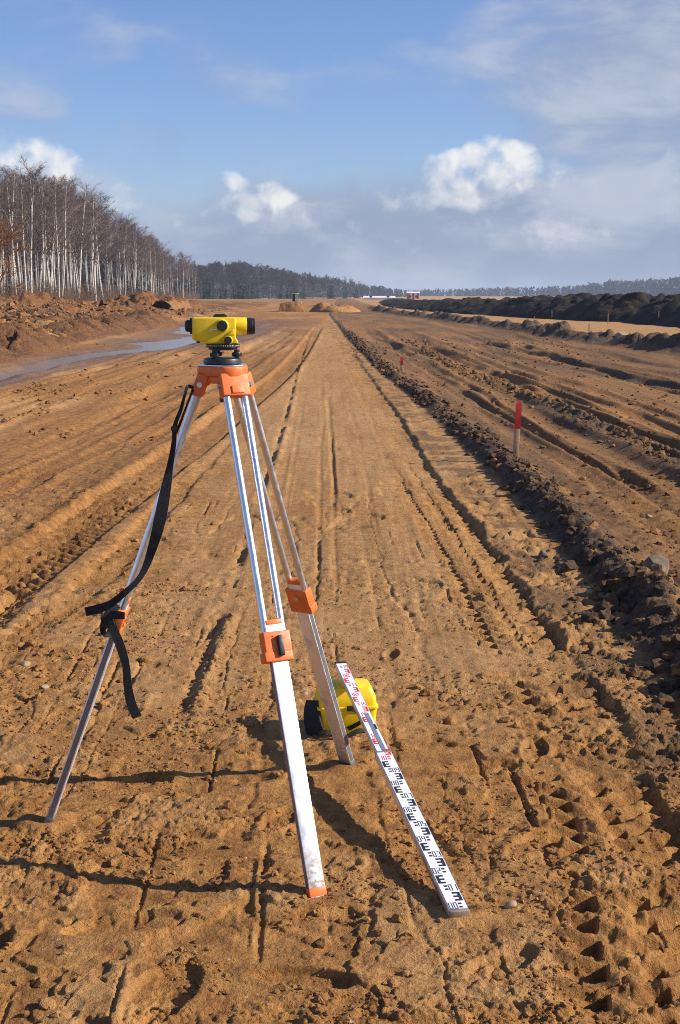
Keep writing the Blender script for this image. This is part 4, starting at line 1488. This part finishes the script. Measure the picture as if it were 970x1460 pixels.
for q in range(60):
    aa = 2 * math.pi * q / 60
    rd = Vector((math.cos(aa), math.sin(aa), 0))
    tk.box(LX(-0.004, 0, 0.0605) + rd * 0.0546, (rd, Vector((-rd.y, rd.x, 0)), UP), (0.0003, 0.0007, 0.0012 if q % 5 else 0.002))
tk.build('circle_graduations', M['white'], cir)
prof = [(-0.101, 0.146), (-0.095, 0.1485), (0.036, 0.1485), (0.036, 0.096), (0.034, 0.088), (0.040, 0.078), (0.0455, 0.0655), (-0.062, 0.0655), (-0.069, 0.0725), (-0.097, 0.0765), (-0.101, 0.084)]
body = MB().prism([LX(x, -0.031, z) for x, z in prof], (0, 0.062, 0)).build('body', M['yellow'], lev, 0.0065, 4)
MB().cyl(LX(0.020, 0, 0.1205), LX(0.072, 0, 0.1205), 0.0285, 0.0272, 36).build('telescope_tube', M['yellow'], lev, 0.0015)
ob = MB().lathe(LX(0.0705, 0, 0.1205), XA, [(0.0262, 0), (0.0266, 0.002), (0.0266, 0.018), (0.0250, 0.019), (0.0252, 0.026), (0.0232, 0.0265), (0.0215, 0.020)], 36).build('objective_ring', M['black'], lev)
MB().cyl(LX(0.0890, 0, 0.1205), LX(0.0912, 0, 0.1205), 0.0213, 0.0213, 30).build('objective_lens', M['lens'], ob)
ep = MB().lathe(LX(-0.1005, 0, 0.1215), -XA, [(0.0255, 0), (0.0255, 0.007), (0.0190, 0.008), (0.0190, 0.016), (0.0150, 0.0215), (0.0110, 0.0225)], 32).build('eyepiece', M['black'], lev)
MB().cyl(LX(-0.1232, 0, 0.1215), LX(-0.1236, 0, 0.1215), 0.010, n=20).build('eyepiece_lens', M['lens'], ep)
for x, z, r_, nm in ((-0.0075, 0.1225, 0.0165, 'focus_knob'), (0.0105, 0.0775, 0.0115, 'drive_knob')):
    MB().lathe(LX(x, -0.0300, z), -YA, [(r_ * 1.30, 0), (r_ * 1.22, 0.005), (r_ * 1.05, 0.007)], 30).build(nm + '_boss', M['yellow'], body)
    k_o = MB().lathe(LX(x, -0.0365, z), -YA, [(r_ * 0.93, 0), (r_, 0.002), (r_, 0.013), (r_ * 0.90, 0.016), (r_ * 0.60, 0.0163)], 30).build(nm, M['black'], lev)
    rb = MB()
    for q in range(22):
        aa = 2 * math.pi * q / 22
        rd = Vector((math.cos(aa), 0, math.sin(aa)))
        rb.box(LX(x, -0.0440, z) + rd * (r_ + 0.0002), (rd, YA, Vector((-math.sin(aa), 0, math.cos(aa)))), (0.0007, 0.0055, 0.0010))
    rb.build('knob_ribs', M['black'], k_o)
    MB().lathe(LX(x + 0.0, 0.0305, z), YA, [(r_, 0), (r_, 0.014), (r_ * 0.85, 0.016)], 24).build(nm + '_back', M['black'], lev)
sg = MB().box(LX(-0.012, 0, 0.1525), (XA, YA, UP), (0.021, 0.008, 0.0038)).build('sight', M['black'], lev, 0.0015)
MB().box(LX(-0.012, 0, 0.1577), (XA, YA, UP), (0.016, 0.003, 0.0014)).build('sight_ridge', M['black'], sg)
MB().prism([LX(-0.050, -0.0316, 0.1075), LX(-0.024, -0.0316, 0.1100), LX(-0.024, -0.0316, 0.1135), LX(-0.042, -0.0316, 0.1125)], (0, -0.0004, 0)).build('maker_mark', M['silver'], body)
MB().lathe(LX(-0.082, -0.01, 0.0765), -UP, [(0.006, 0), (0.006, 0.007), (0.003, 0.009)], 14).build('adjusting_screw', M['black'], lev)
MB().prism([LX(0.006, -0.0300, 0.092), LX(0.028, -0.0300, 0.112), LX(0.034, -0.0285, 0.094)], (0, -0.006, 0)).build('body_rib', M['yellow'], body, 0.002)

# ------------------------------------------------------------------ levelling staff leaning on the case
st0 = at(655, 1297, 0.036)
sd = Vector((-0.168, 0.980, 0.1035)).normalized()
swd = Vector((0.985, 0.170, 0.0))
swd = (swd - sd * swd.dot(sd)).normalized()
sn = swd.cross(sd).normalized()
if sn.z < 0:
    sn = -sn
staff = empty('levelling_staff', tuple(st0), 'white telescopic levelling staff with black and red graduations leaning on the yellow case', 'levelling staff')
sax = (swd, sd, sn)
SP = lambda s, w_=0.0, h=0.0: st0 + sd * s + swd * w_ + sn * h
lowr = MB()
lowr.box(SP(0.535, 0, -0.014), sax, (0.0285, 0.535, 0.014))
s1 = lowr.build('lower_section', M['alu'], staff, 0.002)
MB().box(SP(0.537, 0, 0.0004), sax, (0.0258, 0.532, 0.0008)).build('lower_face', M['white'], s1)
upp = MB().box(SP(1.50, 0, -0.0125), sax, (0.0238, 0.468, 0.0105)).build('upper_section', M['alu'], staff, 0.0018)
MB().box(SP(1.517, 0, -0.0015), sax, (0.0212, 0.446, 0.0008)).build('upper_face', M['white'], upp)
MB().box(SP(1.255, 0.0050, -0.0003), sax, (0.0075, 0.175, 0.0007)).build('worn_glare_strip', M['staff_grey'], upp)  # sticker wear, with its glare painted on as a grey strip
MB().box(SP(1.300, 0.0145, -0.0001), sax, (0.0040, 0.022, 0.0007)).build('maker_sticker', M['print_black'], upp)
MB().box(SP(1.075, 0, -0.0125), sax, (0.0288, 0.006, 0.0146)).build('section_collar', M['staff_grey'], s1, 0.002)
MB().box(SP(-0.004, 0, -0.015), sax, (0.0290, 0.006, 0.0155)).build('end_cap', M['staff_end'], s1, 0.003)
MB().box(SP(1.974, 0, -0.0115), sax, (0.0250, 0.008, 0.0130)).build('top_cap', M['black'], upp, 0.003)

SEG = {'0': 'abcdef', '1': 'bc', '2': 'abged', '3': 'abgcd', '4': 'fgbc', '5': 'afgcd', '6': 'afgedc', '7': 'abc', '8': 'abcdefg', '9': 'abcdfg'}


def quad(mb, s0, s1_, w0, w1, h):
    mb.add([SP(s0, w0, h), SP(s0, w1, h), SP(s1_, w1, h), SP(s1_, w0, h)], [(0, 1, 2, 3)])


def numeral(k, wl, h, m_, par, sw=0.011, hgt=0.034, th=0.0026):
    mb = MB()
    for j, ch in enumerate('%02d' % k):
        w0 = wl + j * (sw + 0.0035)
        b = k * 0.1 + 0.004
        bars = {'a': (hgt - th, hgt, 0, sw), 'd': (0, th, 0, sw), 'g': (hgt / 2 - th / 2, hgt / 2 + th / 2, 0, sw), 'b': (hgt / 2, hgt, sw - th, sw), 'c': (0, hgt / 2, sw - th, sw),
                'e': (0, hgt / 2, 0, th), 'f': (hgt / 2, hgt, 0, th)}
        for s_ in SEG[ch]:
            a0, a1, c0, c1 = bars[s_]
            quad(mb, b + a0, b + a1, w0 + c0, w0 + c1, h + 0.00002 * 'abcdefg'.index(s_))
    mb.build('numeral', m_, par, smooth=False)


for k in range(0, 20):
    low_ = k < 10 or k == 10
    par = s1 if low_ else upp
    h = 0.0015 if low_ else -0.0004
    q = 1.0 if low_ else 0.82
    m_ = M['print_black'] if k < 10 else M['print_red']
    left_lab = k % 2 == 0
    worn_glare_here = k in (11, 12, 13)  # marks left out where wear and the painted glare hide them
    sgn = 1 if left_lab else -1                     # the comb mark stands on the side away from the figure
    if not (worn_glare_here and not left_lab):
        numeral(k, (-0.0245 if left_lab else -0.0005) * q, h, m_, par, 0.0105 * q)
        mb = MB()
        for b in (0.008, 0.026):
            c0 = (0.004 if left_lab else -0.013) * q
            quad(mb, k * 0.1 + b, k * 0.1 + b + 0.009, c0, c0 + 0.010 * q, h)
        mb.build('graduation_bars', m_, par, smooth=False)
    if not (worn_glare_here and left_lab) and k < 19:
        mb = MB()
        b = k * 0.1 + 0.046
        ed = 0.0235 * q * sgn
        quad(mb, b, b + 0.048, min(ed, ed - sgn * 0.009 * q), max(ed, ed - sgn * 0.009 * q), h)
        for o_ in (0.0, 0.0195, 0.039):
            e0, e1 = ed - sgn * 0.009 * q, ed - sgn * 0.0225 * q
            quad(mb, b + o_, b + o_ + 0.0095, min(e0, e1), max(e0, e1), h + 0.00003)
        mb.build('comb_mark', m_, par, smooth=False)

# ------------------------------------------------------------------ yellow instrument case
case = empty('instrument_case', (0.02, 5.57, 0), 'yellow plastic instrument case with black strap standing behind the tripod', 'instrument case')
rz = R(8)
cx1, cy1 = Vector((math.cos(rz), math.sin(rz), 0)), Vector((-math.sin(rz), math.cos(rz), 0))
CP = lambda x, y, z: Vector((0.022, 5.580, 0)) + cx1 * x + cy1 * y + UP * z
cax = (cx1, cy1, UP)


def shell(rings):
    """closed body lofted through rounded-rectangle rings (half x, half y, z, corner, shift x)"""
    mb = MB()
    vs, fs = [], []
    n_ = 0
    for hx, hy, z, cr, sx in rings:
        ring = []
        for qx, qy, a0 in ((1, 1, 0), (-1, 1, 90), (-1, -1, 180), (1, -1, 270)):
            for da in (0, 30, 60, 90):
                an = R(a0 + da)
                ring.append(CP(sx + qx * (hx - cr) + cr * math.cos(an), qy * (hy - cr) + cr * math.sin(an), z))
        n_ = len(ring)
        vs += ring
    for k in range(len(rings) - 1):
        for i in range(n_):
            j = (i + 1) % n_
            fs.append((k * n_ + i, k * n_ + j, (k + 1) * n_ + j, (k + 1) * n_ + i))
    fs += [tuple(range(n_))[::-1], tuple(range((len(rings) - 1) * n_, len(rings) * n_))]
    return mb.add(vs, fs)


shell([(0.106, 0.074, -0.006, 0.018, 0), (0.112, 0.080, 0.006, 0.020, 0), (0.118, 0.086, 0.096, 0.022, 0), (0.118, 0.086, 0.100, 0.022, 0)]).build('case_base', M['case_yellow'], case, 0.002)
shell([(0.1235, 0.0915, 0.100, 0.022, 0), (0.1235, 0.0915, 0.112, 0.022, 0)]).build('case_rim', M['case_yellow'], case, 0.002)
lid = shell([(0.118, 0.086, 0.112, 0.022, 0), (0.113, 0.082, 0.150, 0.022, 0), (0.094, 0.070, 0.184, 0.020, 0.004), (0.086, 0.064, 0.187, 0.018, 0.004)]).build('lid', M['case_yellow'], case, 0.002)
for x in (-0.035, 0.045):
    MB().box(CP(x, -0.002, 0.1885), cax, (0.006, 0.050, 0.0030)).build('lid_rib', M['case_yellow'], lid, 0.0015)
pts = [CP(0.012 + 0.052 * math.sin(t * math.pi) - 0.014 * t, -0.088 - 0.032 * math.sin(t * math.pi), 0.108 - 0.085 * t + 0.01 * math.sin(t * math.pi)) for t in np.linspace(0, 1, 24)]
hs = MB().ribbon(pts, [0.022] * 24, [Vector((0.75, -0.65, 0.2))] * 24, 0.002).build('strap', M['webbing'], case)
MB().box(CP(0.010, -0.093, 0.108), cax, (0.017, 0.004, 0.011)).build('strap_loop', M['black'], hs, 0.002)
MB().box(CP(-0.060, -0.0925, 0.100), cax, (0.013, 0.004, 0.020)).build('latch', M['black'], case, 0.002)
pts = [CP(-0.128 - 0.014 * math.sin(t * math.pi), -0.02 - 0.055 * t, 0.125 - 0.118 * t) for t in np.linspace(0, 1, 18)]
MB().ribbon(pts, [0.10 - 0.0 * q for q in range(18)], [Vector((-0.8, -0.6, 0.25))] * 18, 0.005).build('carrying_pad', M['webbing'], case)
pts = [CP(-0.125 + 0.19 * t, -0.105 - 0.020 * math.sin(t * math.pi), 0.010 + 0.012 * math.sin(t * 9)) for t in np.linspace(0, 1, 26)]
MB().ribbon(pts, [0.022] * 26, [Vector((0, -0.5, 1))] * 26, 0.002).build('loose_strap', M['webbing'], case)

# ------------------------------------------------------------------ stakes
def stake(u, v, h, wd_, red, label, group=None, lean=0.0, y=None):
    p = at(u, v)
    if y is not None:
        p = at_y(u, v, y)
    gz = terrain_z(p.x, p.y)
    t = empty('stake', (p.x, p.y, gz), label, 'stake', group)
    ax_ = Vector((math.sin(lean), 0, math.cos(lean)))
    sx = Vector((ax_.z, 0, -ax_.x))
    yy = Vector((0, 1, 0))
    h0 = h * (1 - red)
    B_ = Vector((p.x, p.y, gz))
    MB().box(B_ + ax_ * (h0 / 2 - 0.06), (sx, yy, ax_), (wd_ / 2, wd_ * 0.35, h0 / 2 + 0.06)).build('post', M['wood'], t, wd_ * 0.06)
    if red > 0:
        mb = MB()
        rr = [(1.0, h0), (1.03, h0 + 0.01), (1.0, h * 0.93), (0.30, h)]
        vs, fs = [], []
        for k, hh in rr:
            for i_, j_ in ((-1, -1), (1, -1), (1, 1), (-1, 1)):
                vs.append(B_ + ax_ * hh + sx * (i_ * k * wd_ * 0.51) + yy * (j_ * k * wd_ * 0.36))
        for k in range(3):
            for i_ in range(4):
                fs.append((k * 4 + i_, k * 4 + (i_ + 1) % 4, k * 4 + 4 + (i_ + 1) % 4, k * 4 + 4 + i_))
        fs += [(3, 2, 1, 0), (12, 13, 14, 15)]
        mb.add(vs, fs).build('painted_top', M['red_paint'], t)
    return t


stake(735, 657, 0.58, 0.058, 0.50, 'wooden stake with a red painted top stuck in the dark berm', None, 0.05)
stake(573, 531, 0.34, 0.065, 0.55, 'short red-topped stake behind the crest of the berm farther along the road')
for i, (u, v, h, lab) in enumerate([(762, 468, 0.62, 'thin stake on the dark ridge at the near edge of the sand strip'),
                                    (787, 455, 0.60, 'thin stake on the sand strip, second from the left under the peat bank'),
                                    (867, 462, 0.85, 'thin stake on the sand strip with a reddish top'),
                                    (939, 463, 0.80, 'thin pale stake on the sand strip at the far right'),
                                    (840, 478, 0.50, 'low stake on the dark ridge among pale stones'),
                                    (725, 450, 0.55, 'thin stake on the sand strip farthest to the left'),
                                    (487, 470, 0.75, 'thin stake beside the far stretch of the berm')]):
    stake(u, v, h, 0.05, 0.25 if i == 2 else 0.0, lab, 'thin marking stakes')

# ------------------------------------------------------------------ stones
def stone(u, v, size, label, seed, flat=0.7, dz=0.0, tall=None, m='stone'):
    p = at(u, v)
    gz = terrain_z(p.x, p.y) + dz
    r = np.random.default_rng(seed)
    bm = bmesh.new()
    bmesh.ops.create_icosphere(bm, subdivisions=3, radius=1.0)
    cuts = [(Vector(r.normal(size=3)).normalized(), 0.55 + 0.3 * r.random()) for _ in range(9)]
    sc = Vector((1.0, 0.6 + 0.4 * r.random(), tall or flat))
    for q in bm.verts:
        for n_, dd in cuts:
            k = q.co.dot(n_) - dd
            if k > 0:
                q.co -= n_ * k * 0.92
        q.co = Vector((q.co.x * sc.x, q.co.y * sc.y, q.co.z * sc.z)) * size
    me = bpy.data.meshes.new('stone')
    bm.to_mesh(me)
    bm.free()
    o = link('stone', me, M[m], None, (p.x, p.y, gz + size * 0.35 * (tall or flat)))
    o.rotation_euler = (r.normal() * 0.2, r.normal() * 0.2, r.random() * 6.28)
    return tag(o, label, 'stone', 'loose stones on the site')


stone(935, 845, 0.105, 'pointed grey-brown stone in the dark clods near the right edge', 1, tall=0.9, m='stone_dark')
stone(925, 742, 0.035, 'small white stone on the clay right of the berm', 2)
stone(841, 847, 0.026, 'round pale pebble on the sand at the foot of the berm', 3)
stone(435, 987, 0.020, 'small pale stone between the front leg and the yellow case', 4)
stone(800, 1119, 0.018, 'pale pebble above the tyre print at the right', 5)
stone(36, 945, 0.026, 'pale stone on the rough verge at the left edge', 6)
stone(64, 983, 0.022, 'small pale stone on the verge, nearer than the other one', 7)
stone(728, 1296, 0.020, 'tan pebble beside the lower end of the staff', 8)
stone(775, 790, 0.060, 'brown lump of stone on the berm slope', 9, m='stone_dark')
stone(715, 448, 0.42, 'big pale boulder at the foot of the peat bank', 10)
stone(695, 446, 0.28, 'smaller pale boulder left of the big one below the peat bank', 11)
stone(772, 450, 0.30, 'rounded brown boulder right of the big one below the peat bank', 12)
stone(888, 489, 0.42, 'flat pale boulder on the dark ridge beyond the clay field', 13, 0.6)
stone(915, 490, 0.36, 'grey boulder beside the flat pale one on the dark ridge', 14, 0.6)
stone(951, 489, 0.20, 'small rounded boulder on the dark ridge at the right edge', 15)
stone(115, 470, 0.16, 'white stone on the bulldozed soil beyond the puddle', 16)

# ------------------------------------------------------------------ machine and buildings far behind
def digger():
    p = at_y(421, 437, 168)
    t = empty('bulldozer', (p.x, p.y, 0), 'small tracked machine with a pale cab frame behind the far soil heap', 'bulldozer')
    Q = lambda x, y, z: Vector((p.x + x, p.y + y, z))
    A3 = (XA, YA, UP)
    for sg in (-1, 1):
        tr_ = MB().prism([Q(-0.75, sg * 0.55 - 0.15, z_ + 0.0) if False else Q(x_, sg * 0.55 - 0.15, z_) for x_, z_ in ((-0.7, 0.05), (0.7, 0.05), (0.85, 0.25), (0.7, 0.45), (-0.7, 0.45), (-0.85, 0.25))], (0, 0.3, 0))
        tr_.build('crawler_track', M['black'], t, 0.03)
    MB().box(Q(0.15, 0, 0.68), A3, (0.60, 0.40, 0.26)).build('engine_hood', M['digger'], t, 0.05)
    cb_ = MB().box(Q(-0.15, 0, 1.36), A3, (0.17, 0.36, 0.44)).build('cab', M['glass_dark'], t, 0.02)
    for x_ in (-0.34, 0.12, 0.30):
        for sg in (-1, 1):
            MB().box(Q(x_, sg * 0.40, 1.36), A3, (0.04, 0.04, 0.46)).build('cab_post', M['cream'], cb_)
    MB().box(Q(-0.02, 0, 1.86), A3, (0.42, 0.48, 0.05)).build('cab_roof', M['cream'], cb_, 0.02)
    MB().prism([Q(1.0, -0.8, 0.1), Q(1.12, -0.8, 0.1), Q(1.05, -0.8, 0.45), Q(1.12, -0.8, 0.75), Q(1.02, -0.8, 0.75), Q(0.95, -0.8, 0.45)], (0, 1.6, 0)).build('blade', M['digger'], t)
    for sg in (-1, 1):
        MB().box(Q(0.85, sg * 0.5, 0.35), A3, (0.25, 0.05, 0.05)).build('push_arm', M['digger'], t)


digger()


def shed(u, d, wm, hm, dm, label, stripes=5):
    p = at_y(u, 420, d)
    t = empty('shed', (p.x, d, -0.3), label, 'shed')
    for k in range(stripes):
        MB().box(Vector((p.x + (k - (stripes - 1) / 2) * wm / stripes, d, -0.3 + hm / 2)), (XA, YA, UP), (wm / stripes / 2 - 0.01, dm / 2 + 0.03 * (k % 2), hm / 2)).build('wall_panel', M['red_sheet'] if (k % 2 == 0 and stripes > 2) else M['white_sheet'], t)
    MB().prism([(p.x - wm / 2 - 0.3, d - dm / 2 - 0.3, hm - 0.3), (p.x + wm / 2 + 0.3, d - dm / 2 - 0.3, hm - 0.3), (p.x + wm / 2 + 0.3, d, hm + 0.3), (p.x - wm / 2 - 0.3, d, hm + 0.3)], (0, 0, 0.15)).build('roof', M['white_sheet'], t)
    for k in (-1, 1):
        MB().box(Vector((p.x + k * wm * 0.28, d - dm / 2 - 0.04, 0.9)), (XA, YA, UP), (0.5, 0.03, 0.45)).build('window', M['glass_dark'], t)


shed(589, 640, 5.2, 2.6, 4, 'red and white striped shed far off above the peat bank')
shed(541, 520, 11, 0.8, 5, 'low white roofed shelter far off at the end of the road', 2)

# ------------------------------------------------------------------ the air
hz = MB().box(Vector((0, 3200, 18)), (XA, YA, UP), (9000, 3300, 22.5)).build('haze', None, None, smooth=False)
tag(hz, 'thin bluish air over the whole site', kind='stuff')
hm_ = bpy.data.materials.new('haze_air')
hm_.use_nodes = True
HN = Nodes(hm_.node_tree)
HN.n.remove(HN.n['Principled BSDF'])
pv = HN.new('ShaderNodeVolumePrincipled')
pv.inputs['Color'].default_value = (0.72, 0.82, 1.0, 1)
pv.inputs['Density'].default_value = 0.00020
pv.inputs['Anisotropy'].default_value = 0.0
hm_.node_tree.links.new(pv.outputs[0], HN.n['Material Output'].inputs['Volume'])
hz.data.materials.append(hm_)
